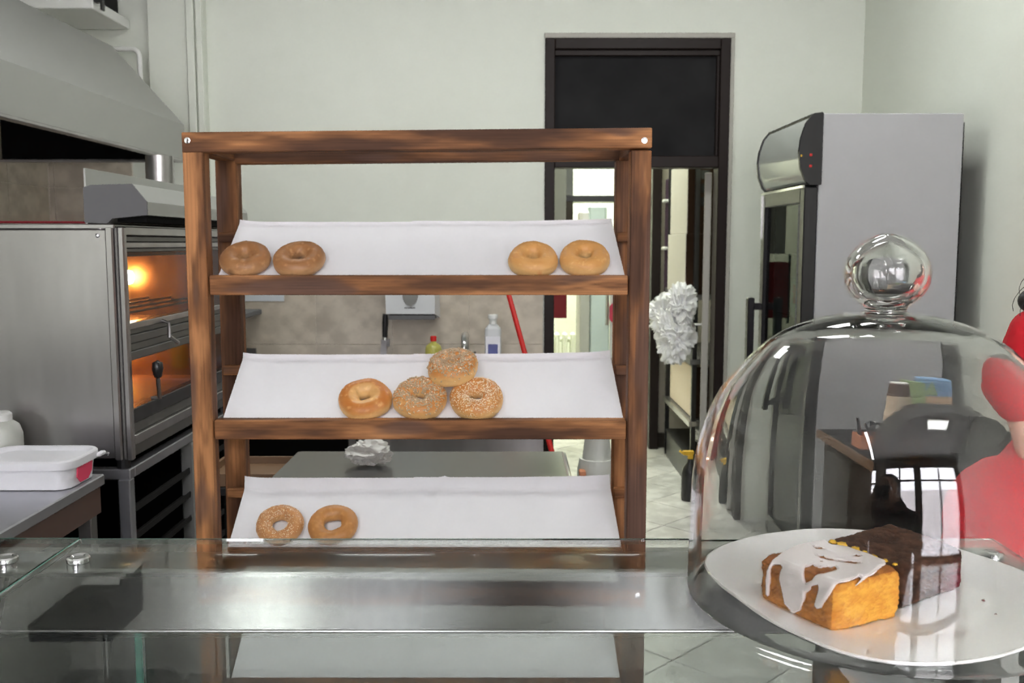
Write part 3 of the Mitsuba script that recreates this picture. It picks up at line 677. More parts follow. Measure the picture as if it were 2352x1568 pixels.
add('handle', cat_(bx(1.062, 1.092, fy1 - .055, fy1 - .010, .80, 1.255, .004), bx(1.090, 1.125, fy1 - .04, fy1 - .02, 1.20, 1.23), bx(1.090, 1.125, fy1 - .04, fy1 - .02, .83, .86)), 'm_black', dd)
add('trim', cat_(bx(1.120, 1.128, fy0 + .01, fy1 - .01, 1.712, 1.722), bx(1.121, 1.126, fy1 - .012, fy1 - .004, 1.52, 1.71)), 'm_chrome', dd, label='bright edge trim')
add('trim', bx(1.122, 1.126, fy0 + .057, fy0 + .061, .27, 1.65), 'm_grey_mid', dd)
for z in (.55, .85, 1.19, 1.45):
    add('wire_shelf', cat_(*[tube([(1.20 + .05 * i, fy0 + .035, z), (1.20 + .05 * i, fy1 - .035, z)], .003, 5) for i in range(9)]), 'm_steel_dark', fr)
add('liner', bx(1.66, 1.69, fy0 + .03, fy1 - .03, .16, 1.96), 'm_grey', fr)
fb = thing('chilled_tub', 'white tub with a red label inside the drinks cooler', 'tub')
add('body', bx(1.152, 1.27, 3.72, 3.88, 1.194, 1.36, .012), 'm_white', fb)
add('label', bx(1.1505, 1.152, 3.755, 3.83, 1.255, 1.33), 'm_pink', fb)

# ------------------------------------------------------------------ counter with cups at the right
ct = thing('side_counter', 'dark side counter below the cooler, seen through the glass dome', 'counter')
CX0, CY0, CY1, CZ = .952, 2.42, 2.92, .93
add('worktop', bx(CX0, XR - .004, CY0, CY1, CZ - .03, CZ, .003), 'm_black_soft', ct)
add('edge_strip', bx(CX0 - .004, CX0, CY0, CY1, CZ - .03, CZ, .001), 'm_woodedge', ct)
add('front_panel', bx(CX0 + .02, XR - .004, CY0 + .03, CY0 + .05, .0, CZ - .03), 'm_black_soft', ct)
add('side_panel', bx(CX0 + .02, CX0 + .04, CY0 + .05, CY1 - .02, 0, CZ - .03), 'm_counterfront', ct)
add('back_panel', bx(CX0 + .04, XR - .004, CY1 - .04, CY1 - .02, 0, CZ - .03), 'm_counterfront', ct)
cu = thing('cup_stack', 'tall stack of upturned paper cups with a brown one on top', 'cups')
cx, cyy = 1.125, 2.68
def cup(z0, h=.085, r0=.041, r1=.029):
    return lathe([(r0 - .002, z0), (r0 + .002, z0 + .001), (r0 + .002, z0 + .005), (r0 - .0005, z0 + .007), (r1, z0 + h), (r1 - .001, z0 + h + .002), (0, z0 + h)], 28, (cx, cyy, 0))
for k in range(13):
    h = .078
    add('cup', lathe([(.040, CZ + .0085 * k), (.0432, CZ + .0085 * k + .001), (.0432, CZ + .0085 * k + .0055), (.0402, CZ + .0085 * k + .0075), (.0400, CZ + .0085 * (k + 1) + .001)], 24, (cx, cyy, 0)) if k < 12 else cup(CZ + .0085 * k, .05, .039, .034), 'm_cup', cu, smooth=40)
add('cup', cup(CZ + .0085 * 13 + .035, .048, .0345, .029), 'm_cupbrown', cu, smooth=40, label='brown paper cup on top')
add('cup_base', lathe([(0, CZ + .1935), (.028, CZ + .1935), (.028, CZ + .199), (.026, CZ + .2), (0, CZ + .2)], 24, (cx, cyy, 0)), 'm_cupwhite', cu)
ph = thing('pen_holder', 'orange brown desk box full of pens and scissors', 'pen holder')
px_, py_ = 1.012, 2.62
add('box', cat_(bx(px_ - .038, px_ + .038, py_ - .035, py_ - .031, CZ, CZ + .04), bx(px_ - .038, px_ + .038, py_ + .031, py_ + .035, CZ, CZ + .04), bx(px_ - .038, px_ - .034, py_ - .035, py_ + .035, CZ, CZ + .04), bx(px_ + .034, px_ + .038, py_ - .035, py_ + .035, CZ, CZ + .04), bx(px_ - .036, px_ + .036, py_ - .033, py_ + .033, CZ, CZ + .004)), 'm_orangebox', ph)
gpen = 'pens in the orange desk box'
for k, (dx, dy, tx, mat, cap) in enumerate(((-.025, .0, -.010, 'm_black', 'black'), (-.012, .012, -.02, 'm_maroon', 'dark red'), (.0, -.01, .004, 'm_black', 'black'), (.008, .01, .012, 'm_white', 'white'), (.018, -.006, .02, 'm_steel_dark', 'grey'), (.026, .008, .028, 'm_red', 'red'))):
    pn = thing('pen', f'{cap} pen standing in the orange desk box' + (', leftmost' if k == 0 else ', left of the white pen' if k == 2 else ''), 'pen', gpen)
    add('barrel', tube([(px_ + dx, py_ + dy, CZ + .005), (px_ + dx + tx, py_ + dy, CZ + .095 - .004 * k)], .0045, 8), mat, pn)
sc = thing('scissors', 'dark scissors with loop handles in the orange desk box', 'scissors')
add('loop', trimesh.creation.torus(.013, .004, 20, 8).apply_transform(trimesh.transformations.rotation_matrix(PI / 2, (1, 0, 0))).apply_translation((px_ - .005, py_ - .02, CZ + .075)), 'm_black', sc)
add('loop', trimesh.creation.torus(.012, .004, 20, 8).apply_transform(trimesh.transformations.rotation_matrix(PI / 2, (1, 0, 0))).apply_translation((px_ + .016, py_ - .02, CZ + .070)), 'm_black', sc)
add('blade', tube([(px_, py_ - .02, CZ + .062), (px_ + .004, py_ - .02, CZ + .01)], .004, 6), 'm_steel', sc)
pk1 = thing('green_packet', 'leaning pale green snack packet behind the dark machine', 'packet')
add('pouch', prism([(1.205, CZ), (1.275, CZ), (1.28, 1.11), (1.205, 1.123)], 2.815, 2.84).apply_transform(trimesh.transformations.rotation_matrix(-.06, (0, 1, 0), (1.24, 2.83, CZ))), 'm_greenpack', pk1)
pk2 = thing('blue_packet', 'upright blue and peach carton behind the dark machine', 'carton')
add('body', bx(1.265, 1.372, 2.83, 2.89, CZ, 1.135, .003), 'm_skyblue', pk2)
add('stripe', bx(1.268, 1.37, 2.8265, 2.83, CZ, 1.055), 'm_peach', pk2, label='peach lower half')
add('patch', prism([(1.272, 1.06), (1.318, 1.06), (1.30, 1.12)], 2.8268, 2.83), 'm_greenpack', pk2)
yb = thing('yellow_bag', 'small yellow and white bag beside the cup stack', 'bag')
add('film', crumple((1.185, 2.74, CZ), .06, 51, (1.3, .8, 1.0), 3, .35), 'm_white', yb, smooth=True)
add('knot', crumple((1.165, 2.69, CZ), .028, 53, (1.2, .8, 2.4), 3, .3), 'm_yellow', yb, smooth=True)
mc = thing('counter_machine', 'dark grey rounded machine on the side counter behind the dome', 'machine')
ol = bez([(1.0, CZ), (1.0, 1.03), (1.06, 1.068), (1.14, 1.072)], 12).tolist() + bez([(1.26, 1.072), (1.33, 1.072), (1.365, 1.05), (1.385, CZ)], 10).tolist()
add('housing', prism(ol, 2.45, 2.56), 'm_machine', mc, smooth=25)
add('front_panel', bx(1.015, 1.375, 2.443, 2.45, CZ + .004, .965, .002), 'm_black', mc)
add('seam', bx(1.205, 1.209, 2.4485, 2.452, .968, 1.07), 'm_black', mc)

# ------------------------------------------------------------------ wooden bagel rack
rk = thing('bagel_rack', 'brown stained wooden display rack with four sloping paper lined shelves', 'rack')
RX0, RX1, RYF, RYB, RT = -.694, .294, 2.0, 2.23, 1.736
PW = .043
for x0, x1, y0, y1 in ((RX0, RX0 + PW, RYF, RYF + .045), (RX1 - PW, RX1, RYF, RYF + .045), (RX0 - .004, RX0 + PW + .002, RYB, RYB + .045), (RX1 - PW - .006, RX1, RYB, RYB + .045)):
    add('post', bx(x0, x1, y0, y1, 0.004, RT - .042, .002), 'm_wood_z', rk)
TB = trimesh.transformations.rotation_matrix(-math.radians(.55), (0, 1, 0), (-.2, 2, RT))
add('top_beam', bx(RX0, RX1, RYF - .002, RYF + .045, RT - .042, RT, .002).apply_transform(TB), 'm_wood_x', rk)
add('top_beam', bx(RX0, RX1, RYB, RYB + .045, RT - .046, RT - .002, .002).apply_transform(TB), 'm_wood_x', rk)
add('top_side', bx(RX0, RX0 + PW, RYF + .045, RYB, RT - .044, RT - .001, .002), 'm_wood_y', rk)
add('top_side', bx(RX1 - PW, RX1, RYF + .045, RYB, RT - .044, RT - .001, .002), 'm_wood_y', rk)
SH = [(1.419, 1.547), (1.104, 1.232), (.805, .933), (.500, .628)]
YS0, YS1 = 2.043, 2.232
for zf, zb_ in SH:
    add('front_rail', bx(RX0 + PW + .002, RX1 - PW - .002, RYF + .008, RYF + .043, zf - .030, zf + .012, .002), 'm_wood_x', rk)
    ang = math.atan2(zb_ - zf, YS1 - YS0)
    b = bx(RX0 + .055, RX1 - .055, 0, math.hypot(zb_ - zf, YS1 - YS0) - .004, -.012, 0, .001)
    b.apply_transform(trimesh.transformations.rotation_matrix(ang, (1, 0, 0))); b.apply_translation((0, YS0 + .003, zf - .003))
    add('shelf_board', b, 'm_wood_x', rk)
    for x0, x1 in ((RX0 + .004, RX0 + .052), (RX1 - .050, RX1 - .004)):
        add('bracket', bx(x0 + .002, x1 + .002, RYB - .022, RYB - .001, zb_ - .045, zb_ - .022, .002), 'm_wood_x', rk)
add('back_rail', bx(RX0 + PW, RX1 - PW - .006, RYB + .006, RYB + .04, .62 - .03, .62 + .0, .002), 'm_wood_x', rk)
for x in (RX0 + .013, RX1 - .016):
    add('screw', cat_(lathe([(0, 0), (.0055, 0), (.0065, .002), (.003, .0025), (.003, .001), (0, .001)], 20).apply_transform(trimesh.transformations.rotation_matrix(PI / 2, (1, 0, 0))).apply_translation((x, RYF - .002, RT - .022))), 'm_chrome', rk, label='round screw head')
RROT = trimesh.transformations.rotation_matrix(math.radians(.0), (0, 0, 1), (-.2, 2.1, 0))

# paper liners on the sloping shelves
def liner(xa, xb, zf, zb_, lift, seed, curl=0.0, turn=.035, wl=0.0, hump=None):
    L = math.hypot(zb_ - zf, YS1 - YS0); ang = math.atan2(zb_ - zf, YS1 - YS0)
    nu, nv = 60, 28
    U, V = np.meshgrid(np.linspace(0, 1, nu), np.linspace(0, 1, nv), indexing='ij')
    x = xa + (xb - xa) * U
    s = V * L
    h = lift + .0012 + .0016 * (meshkit.fbm(np.stack([x * 9 + seed, s * 7, 0 * s], -1), 3, seed) - .3)
    if curl:
        c = np.clip((U - .80) / .20, 0, 1) ** 2
        h = h + curl * c * (.25 + .75 * V) + .004 * np.clip((U - .5) / .3, 0, 1) * V
        x = x - curl * .35 * c * V - .012 * c * V
    if wl:
        c = np.clip((.12 - U) / .12, 0, 1) ** 2
        h = h + wl * c; x = x + wl * .3 * c
    if hump:
        d = (U - hump - .10 * (V - .5))
        h = h + .0045 * np.exp(-(d / .014) ** 2) * (.3 + .7 * V)
    # the last strip beyond the board folds up more steeply
    ex = np.clip(s - (L - turn), 0, None)
    y = YS0 + (s - ex) * math.cos(ang) - h * math.sin(ang) + ex * math.cos(ang + .85)
    z = zf + (s - ex) * math.sin(ang) + h * math.cos(ang) + ex * math.sin(ang + .85) * .70
    v = np.stack([x, y, z], -1).reshape(-1, 3)
    idx = np.arange(nu * nv).reshape(nu, nv)
    a, b, c, d = idx[:-1, :-1].ravel(), idx[1:, :-1].ravel(), idx[1:, 1:].ravel(), idx[:-1, 1:].ravel()
    return trimesh.Trimesh(v, np.vstack([np.stack([a, b, c], 1), np.stack([a, c, d], 1)]), process=False)
spot = ['top', 'second', 'third', 'lowest']
for k, (zf, zb_) in enumerate(SH):
    tn = (.012, .020, .045, .03)[k]
    for half, (xa, xb, lift) in enumerate(((RX0 + .052, -.17 + .05 * k % .08, .0), (-.235, RX1 - .047, .0022))):
        p = thing('paper_liner', f'white baking paper on the {spot[k]} shelf of the wooden rack, {"left" if half == 0 else "right"} sheet', 'paper', 'paper sheets on the rack shelves')
        add('sheet', liner(xa, xb, zf, zb_, lift, 3 + 5 * k + half, curl=(.003, .007, .006, .006)[k] if half else 0, turn=tn, wl=.006 if half == 0 else 0, hump=(.10 if k == 2 else None) if half else None), 'm_paper', p, smooth=True)

# ------------------------------------------------------------------ bagels
def bagel_mesh(R, r, seed, flat=.92, hole=1.0, top=(.50, .235, .075), side=(.62, .42, .20), spot_c=(.38, .12, .035), dark=.5, toast=0.0):
    nu, nv = 96, 48
    u = np.arange(nu) * 2 * PI / nu; v = np.arange(nv) * 2 * PI / nv
    U, V = np.meshgrid(u, v, indexing='ij')
    c, s = np.cos(V), np.sin(V)
    q = np.stack([np.cos(U) * 1.5 + seed * 7.1, np.sin(U) * 1.5, 0 * U], -1)
    rr = r * (1 + .16 * (meshkit.fbm(q, 3, seed) - .5))
    rad = R + .006 * (meshkit.noise(q * .8 + 5, seed) - .5) + rr * c * np.where(c < 0, 1.0, 1.0)
    zz = rr * np.sign(s) * np.abs(s) ** .92 * flat
    zz = np.where(zz < -r * .62, -r * .62 + (zz + r * .62) * .25, zz)
    P = np.stack([np.cos(U) * rad, np.sin(U) * rad, zz], -1)
    nrm = np.stack([np.cos(U) * c, np.sin(U) * c, s], -1)
    d = .0012 * (meshkit.fbm(P * 110 + seed, 4, seed) - .5) + .0022 * (meshkit.fbm(P * 34 + seed, 3, seed + 1) - .5)
    P = P + nrm * d[..., None]
    h = np.clip((s + .15) / .9, 0, 1); h = h * h * (3 - 2 * h)
    out = np.clip((c + 1) / 2, 0, 1)
    n1 = meshkit.fbm(P * 45 + seed * 3, 4, seed + 2)
    n2 = meshkit.fbm(P * 120 + seed * 5, 4, seed + 3)
    n3 = meshkit.noise(P * 30 + seed * 11, seed + 4)
    t = np.clip(h * (1 - .55 * toast * (out < .45)) + .7 * (n1 - .5), 0, 1)
    col = np.array(side) * (1 - t[..., None]) + np.array(top) * t[..., None]
    if toast:
        w = np.exp(-((V % (2 * PI) - 1.15) / .55) ** 2) * (.65 + .7 * (n1 - .3))
        w = np.clip(w, 0, 1)[..., None] * toast
        col = col * (1 - w) + np.array((.40, .125, .025)) * w
    sp = np.clip((n3 - .80) / .07, 0, 1)[..., None] * dark
    col = col * (1 - sp) + np.array(spot_c) * sp
    pale = np.clip((n2 - .60) / .12, 0, 1)[..., None] * .35
    col = col * (1 - pale) + np.minimum(np.array(side) * 1.25, .85) * pale
    vv = P.reshape(-1, 3)
    vv[:, 2] -= vv[:, 2].min()
    idx = np.arange(nu * nv).reshape(nu, nv)
    a = idx; b = np.roll(idx, -1, 0); cc = np.roll(b, -1, 1); dd2 = np.roll(idx, -1, 1)
    f = np.vstack([np.stack([a.ravel(), b.ravel(), cc.ravel()], 1), np.stack([a.ravel(), cc.ravel(), dd2.ravel()], 1)])
    return trimesh.Trimesh(vv, f, process=False), col.reshape(-1, 3), nrm.reshape(-1, 3), s.reshape(-1)

def grains(base, nrm, s, n, size, seed, spread=.1, bare=None):
    rng = np.random.default_rng(seed)
    w = np.clip(s - spread, 0, None) * (meshkit.fbm(base.vertices * 60 + seed, 3, seed) > (.42 if bare is None else bare))
    ids = rng.choice(len(w), n, p=w / w.sum())
    unit = trimesh.creation.icosphere(subdivisions=0)
    V, F, k = [], [], 0
    for i in ids:
        p = base.vertices[i] + rng.normal(0, .0006, 3)
        e = rng.normal(size=3); e -= nrm[i] * (e @ nrm[i]) * .85; e /= np.linalg.norm(e)
        g = np.cross(nrm[i], e); g /= np.linalg.norm(g) + 1e-9
        sc_ = size * rng.uniform(.7, 1.25, 3) * np.array([1.35, .8, .7])
        q = unit.vertices
        V.append(p + nrm[i] * sc_[2] * .5 + q[:, :1] * e * sc_[0] + q[:, 1:2] * g * sc_[1] + q[:, 2:] * nrm[i] * sc_[2]); F.append(unit.faces + k); k += len(q)
    return trimesh.Trimesh(np.vstack(V), np.vstack(F), process=False)

def place_bagel(mesh, shelf, x, s_, spin=0, lift=0.0, tilt=(0, 0)):
    zf, zb_ = SH[shelf]
    ang = math.atan2(zb_ - zf, YS1 - YS0)
    M = trimesh.transformations.rotation_matrix(spin, (0, 0, 1))
    M = trimesh.transformations.rotation_matrix(tilt[0], (1, 0, 0)) @ trimesh.transformations.rotation_matrix(tilt[1], (0, 1, 0)) @ M
    M = trimesh.transformations.translation_matrix((0, s_, lift + .004)) @ M
    M = trimesh.transformations.rotation_matrix(ang, (1, 0, 0)) @ M
    return trimesh.transformations.translation_matrix((x, YS0, zf)) @ M

WHOLE = dict(top=(.27, .120, .046), side=(.44, .25, .12), spot_c=(.09, .035, .015))
PLAIN = dict(top=(.52, .255, .080), side=(.60, .39, .17), spot_c=(.45, .14, .03))
GOLD = dict(top=(.46, .185, .045), side=(.66, .43, .185), spot_c=(.33, .08, .02))
BG = [
    ('brown wholemeal bagel, leftmost on the top shelf', 0, -.588, .052, dict(R=.0350, r=.0215, flat=.95, **WHOLE), None, .4, (0, 0)),
    ('brown wholemeal bagel beside the leftmost one on the top shelf', 0, -.470, .052, dict(R=.0350, r=.0212, flat=.95, **WHOLE), None, 2.2, (0, 0)),
    ('golden plain bagel, inner one of the right pair on the top shelf', 0, .046, .050, dict(R=.0330, r=.0210, flat=1.0, **PLAIN), None, 1.1, (0, 0)),
    ('golden plain bagel, rightmost on the top shelf', 0, .160, .052, dict(R=.0352, r=.0212, flat=1.0, **PLAIN), None, 3.0, (0, 0)),
    ('shiny toasted plain bagel, left one of the group on the second shelf', 1, -.329, .055, dict(R=.0345, r=.0235, flat=.92, toast=.95, **GOLD), None, .8, (.08, 0)),
    ('onion flake bagel, middle of the lower three on the second shelf', 1, -.207, .055, dict(R=.0365, r=.0240, flat=.95, **GOLD), 'onion', 2.0, (0, .05)),
    ('sesame bagel, right one of the lower three on the second shelf', 1, -.078, .055, dict(R=.0368, r=.0240, flat=.95, **GOLD), 'sesame', 4.0, (.05, -.04)),
    ('onion flake bagel resting on top of the two others on the second shelf', 1, -.134, .128, dict(R=.0340, r=.0235, flat=1.05, **GOLD), 'onion', 5.0, (-.10, -.10)),
    ('seeded bagel at the left of the third shelf', 2, -.532, .068, dict(R=.0368, r=.0185, flat=.9, top=(.44, .20, .075), side=(.52, .30, .13)), 'fine', 1.7, (0, 0)),
    ('plain brown bagel beside the seeded one on the third shelf', 2, -.411, .068, dict(R=.0375, r=.0185, flat=.9, top=(.40, .175, .055), side=(.46, .24, .085), dark=.0), None, .2, (0, 0)),
]
for k, (lab, shelf, x, s_, kw, topping, spin, tilt) in enumerate(BG):
    m, col, nr, sv = bagel_mesh(seed=k + 1, **kw)
    M = place_bagel(m, shelf, x, s_, spin, .028 if k == 7 else 0.0, tilt)
    gr = None
    if topping:
        n_, sz, mt, nm = {'onion': (700, .0021, 'm_flake', 'onion_flakes'), 'sesame': (1000, .0012, 'm_sesame', 'sesame_seeds'), 'fine': (560, .0009, 'm_sesame', 'fine_seeds')}[topping]
        gr = grains(m, nr, sv, n_, sz, 40 + k, .05, .36 if topping == 'onion' else .30).apply_transform(M)
        gr2 = grains(m, nr, sv, 220, .0013, 80 + k, .05, .30).apply_transform(M) if topping == 'onion' else None
    b = thing('bagel', lab, 'bagel', 'bagels on the wooden rack')
    add('dough', m.apply_transform(M), 'm_vertex', b, smooth=True, color=col)
    if gr is not None:
        add(nm, gr, mt, b, kind='stuff', label={'onion': 'brown onion flakes', 'sesame': 'pale sesame seeds', 'fine': 'fine pale seeds'}[topping])
        if topping == 'onion':
            add('salt_grains', gr2, 'm_sesame', b, kind='stuff')

# ------------------------------------------------------------------ glass display case in the foreground
GZ, GT, GYB, GYF = 1.22, .006, .868, .27
GXR, GXS = .462, -.4125
dc = thing('display_case', 'glass topped display case with a brushed steel rail in the foreground', 'display case')
def slab(x0, x1, y0, y1):
    return bx(x0, x1, y0, y1, GZ - GT, GZ, .0006)
add('top_glass', slab(GXS + .001, GXR, GYF, GYB), 'm_glass', dc, label='clear glass top pane')
add('top_glass', slab(-1.45, GXS - .001, GYF, GYB + .002), 'm_glass', dc, label='neighbouring glass top pane at the left')
add('glass_edge', bx(GXS + .002, GXR, GYB, GYB + .0012, GZ - GT, GZ - .0004), 'm_glass_edge', dc, label='green glass edge')
add('glass_edge', bx(-1.45, GXS - .002, GYB + .002, GYB + .0032, GZ - GT, GZ - .0004), 'm_glass_edge', dc)
add('glass_edge', bx(GXS - .0009, GXS + .0009, GYF, GYB, GZ - GT, GZ - .0006), 'm_glass_edge', dc, label='green joint between the two glass panes')
RY0, RY1 = .789, .866
def grid_sheet(x0, x1, pts, n=40):
    """sheet through the polyline pts (y, z) extruded along x, with uv: u along x, v across"""
    xs_ = np.linspace(x0, x1, n); p = np.asarray(pts, float)
    V = np.array([(x, y, z) for x in xs_ for y, z in p]); m = len(p)
    uv = np.array([(x, i / 10) for x in xs_ for i in range(m)])
    F = []
    for i in range(n - 1):
        for j in range(m - 1):
            a, b, c, d = i * m + j, (i + 1) * m + j, (i + 1) * m + j + 1, i * m + j + 1
            F += [(a, b, c), (a, c, d)]
    return trimesh.Trimesh(V, F, process=False), uv
fm, fuv = grid_sheet(-1.45, GXR, [(RY1, GZ - GT - .0068), (RY0 + .003, GZ - GT - .0012)])
add('rail_flange', fm, 'm_flange', dc, smooth=False, uv=fuv, label='flat steel flange under the glass')
fm, fuv = grid_sheet(-1.45, GXR, [(RY0 + .003, GZ - GT - .0012), (RY0, GZ - GT - .003)])
add('rail_fold', fm, 'm_chrome', dc, smooth=False, uv=fuv)
RFZ, RYB_ = 1.1675, .765
fm, fuv = grid_sheet(-.437, GXR, [(RY0, GZ - GT - .003), (RYB_, RFZ)])
add('rail_face', fm, 'm_brushed', dc, smooth=False, uv=fuv, label='brushed steel rail face')
fm, fuv = grid_sheet(-1.45, -.441, [(RY0, GZ - GT - .003), (RYB_, RFZ)])
add('rail_face', fm, 'm_brushed', dc, smooth=False, uv=fuv)
add('rail_hem', cat_(tube([(-1.45, RYB_ + .001, RFZ), (GXR, RYB_ + .001, RFZ)], .0016, 8)), 'm_steel', dc)
add('rail_body', bx(-1.45, GXR, RY0 + .004, RY1 - .002, RFZ + .002, GZ - GT - .0085), 'm_steel_dark', dc)
add('rear_pane', bx(-.385, .45, .852, .856, .90, RFZ + .01), 'm_rearpane', dc, label='sliding glass door at the back')
add('rear_pane', bx(-1.40, -.345, .840, .844, .90, RFZ + .01), 'm_rearpane', dc)
add('pane_edge', bx(-.352, -.345, .838, .846, .90, RFZ + .004, .001), 'm_glass_edge', dc)
add('front_pane', bx(-1.45, GXR, GYF, GYF + .006, .90, GZ - GT), 'm_pane', dc)
add('cabinet', bx(-1.45, GXR, GYF, .86, .02, .88, .004), 'm_steel_dark', dc)
add('deck', bx(-1.45, GXR, GYF, .86, .88, .90, .002), 'm_deck', dc)
for x in (-1.43, .445):
    add('upright', bx(x - .008, x + .008, .80, .83, .90, RFZ + .01), 'm_steel', dc)
for x, y in ((-.383, .802), (-.4465, .802), (.432, .812)):
    b = add('fixing_bolt', lathe([(0, 0), (.0095, 0), (.0098, .0008), (.0098, .0038), (.0088, .0052), (.006, .0056), (.0045, .0044), (0, .0044)], 32, (x, y, GZ + .0002)), 'm_chrome', dc, smooth=35, label='round steel fixing bolt')

# ------------------------------------------------------------------ plate, cakes and the glass dome
PC = np.array([.288, .72])
rim_pts = np.array([(.161, .765), (.177, .792), (.206, .815), (.250, .838), (.293, .850), (.338, .843), (.371, .823), (.395, .785), (.417, .742), (.421, .715), (.416, .680), (.395, .643), (.345, .607), (.303, .590), (.269, .586), (.247, .589), (.224, .600), (.208, .620), (.191, .645), (.174, .688), (.161, .728)])
th = np.arctan2(rim_pts[:, 1] - PC[1], rim_pts[:, 0] - PC[0]); rr_ = np.hypot(*(rim_pts - PC).T)
o = np.argsort(th); tt = np.linspace(-PI, PI, 97)[:-1]
rim_r = np.interp(tt, np.concatenate([th[o] - 2 * PI, th[o], th[o] + 2 * PI]), np.tile(rr_[o], 3))
ker = np.array([1, 2, 3, 2, 1.]) / 9
rim_r = np.convolve(np.concatenate([rim_r[-2:], rim_r, rim_r[:2]]), ker, 'valid')
rim_r = np.minimum(rim_r, .1385)
rim_h = .0125 + .004 * np.sin(tt) + .0015 * np.cos(2 * tt + .8)
def plate_ring(f, z):
    rr2 = rim_r * f
    return np.stack([PC[0] + rr2 * np.cos(tt), PC[1] + rr2 * np.sin(tt), np.broadcast_to(z, tt.shape)], 1)
Z0 = GZ + .0006
rings = [plate_ring(.0, Z0 + .0), plate_ring(.50, Z0), plate_ring(.60, Z0 + .0005), plate_ring(.85, Z0 + rim_h * .45), plate_ring(.985, Z0 + rim_h - .0035), plate_ring(1.0, Z0 + rim_h - .0015), plate_ring(.995, Z0 + rim_h), plate_ring(.975, Z0 + rim_h - .0002),
         plate_ring(.86, Z0 + .0035 + rim_h * .50), plate_ring(.74, Z0 + .0052 + rim_h * .12), plate_ring(.66, Z0 + .0050), plate_ring(.62, Z0 + .0042), plate_ring(.3, Z0 + .0042), plate_ring(.0, Z0 + .0042)]
V = np.vstack(rings); n = len(tt); F = []
for k in range(len(rings) - 1):
    for i in range(n):
        j = (i + 1) % n
        F += [(k * n + i, k * n + j, (k + 1) * n + j), (k * n + i, (k + 1) * n + j, (k + 1) * n + i)]
pl = thing('white_plate', 'white porcelain plate under the glass dome', 'plate')
pm = trimesh.Trimesh(V, F, process=True)
pm.update_faces(pm.nondegenerate_faces()); pm.fix_normals()
add('dish', pm, 'm_porcelain', pl, smooth=45)

A2, B2, C2 = np.array([.226, .636]), np.array([.289, .669]), np.array([.190, .699])
ZB, ZT = GZ + .0055, 1.2625
e1 = (C2 - A2); L1 = np.linalg.norm(e1); e1 /= L1
e2 = (B2 - A2); L2 = np.linalg.norm(e2); e2 /= L2
def block(o2, a2, b2, L_a, L_b, z0, z1, seed, rnd=.008, amp=.0030, sub=6):
    m = trimesh.creation.box(extents=(2, 2, 2))
    for _ in range(sub):
        m = m.subdivide()
    v = m.vertices.copy()
    h = np.array([L_a / 2, L_b / 2, (z1 - z0) / 2])
    w = v * h
    inner = np.clip(w, -(h - rnd), h - rnd)
    d = w - inner
    ln = np.linalg.norm(d, axis=1, keepdims=True)
    lim = rnd
    w2 = inner + np.where(ln > lim, d / np.maximum(ln, 1e-9) * lim, d)
    w2[:, 2] = np.where(w[:, 2] < -(h[2] - rnd), w[:, 2], w2[:, 2])
    nr = v / np.maximum(np.abs(v).max(1, keepdims=True), 1e-9)
    nr = np.where(np.abs(nr) > .999, np.sign(nr), 0); nr /= np.linalg.norm(nr, axis=1, keepdims=True)
    P3 = np.column_stack([o2[0] + a2[0] * (w2[:, 0] + L_a / 2) + b2[0] * (w2[:, 1] + L_b / 2), o2[1] + a2[1] * (w2[:, 0] + L_a / 2) + b2[1] * (w2[:, 1] + L_b / 2), z0 + (z1 - z0) / 2 + w2[:, 2]])
    N3 = np.column_stack([a2[0] * nr[:, 0] + b2[0] * nr[:, 1], a2[1] * nr[:, 0] + b2[1] * nr[:, 1], nr[:, 2]])
    f = meshkit.fbm(P3 * 130 + seed, 4, seed) - .5; g = meshkit.fbm(P3 * 480 + seed, 3, seed + 5) - .5
    P3 = P3 + N3 * (amp * (1.2 * f + .9 * g))[:, None]
    P3[:, 2] = np.maximum(P3[:, 2], z0)
    return trimesh.Trimesh(P3, m.faces, process=False), v, f, g
cm, cv, cf, cg = block(A2, e1, e2, L1, L2, ZB, ZT, 5)
top = cv[:, 2] > .97; leftf = cv[:, 1] < -.97; cutf = cv[:, 0] < -.97
crust = np.array((.31, .110, .022)); brown = np.array((.17, .052, .015)); yellow = np.array((.66, .34, .052)); orange = np.array((.50, .165, .022))
t = np.clip(.5 + 2.2 * cf, 0, 1)[:, None]
col = crust * (1 - t) + brown * t * 1.15
tc = np.clip(.45 + 2.6 * cf + 1.8 * cg, 0, 1)[:, None]
yc = yellow * (1 - .7 * tc) + orange * .7 * tc
edge = np.clip(((cv[:, 2] - .55) / .45), 0, 1)[:, None] * .55 + np.clip((-cv[:, 1] - .62) / .38, 0, 1)[:, None] * .6
yc = yc * (1 - np.clip(edge, 0, .8)) + np.array((.38, .115, .018)) * np.clip(edge, 0, .8)
cut_any = (cutf | (cv[:, 1] > .97))[:, None]
col = np.where(cut_any & ~top[:, None], yc, col)
gold = np.clip(-cv[:, 2] * .6 + .5 * cg * 3 + .1, 0, 1)[:, None] * leftf[:, None]
col = col * (1 - .45 * gold) + np.array((.50, .22, .05)) * .45 * gold
ck = thing('iced_cake_slice', 'orange cake slice with dripping white icing on the plate', 'cake')
add('sponge', cm, 'm_crumb', ck, smooth=True, color=np.clip(col, .01, .9))
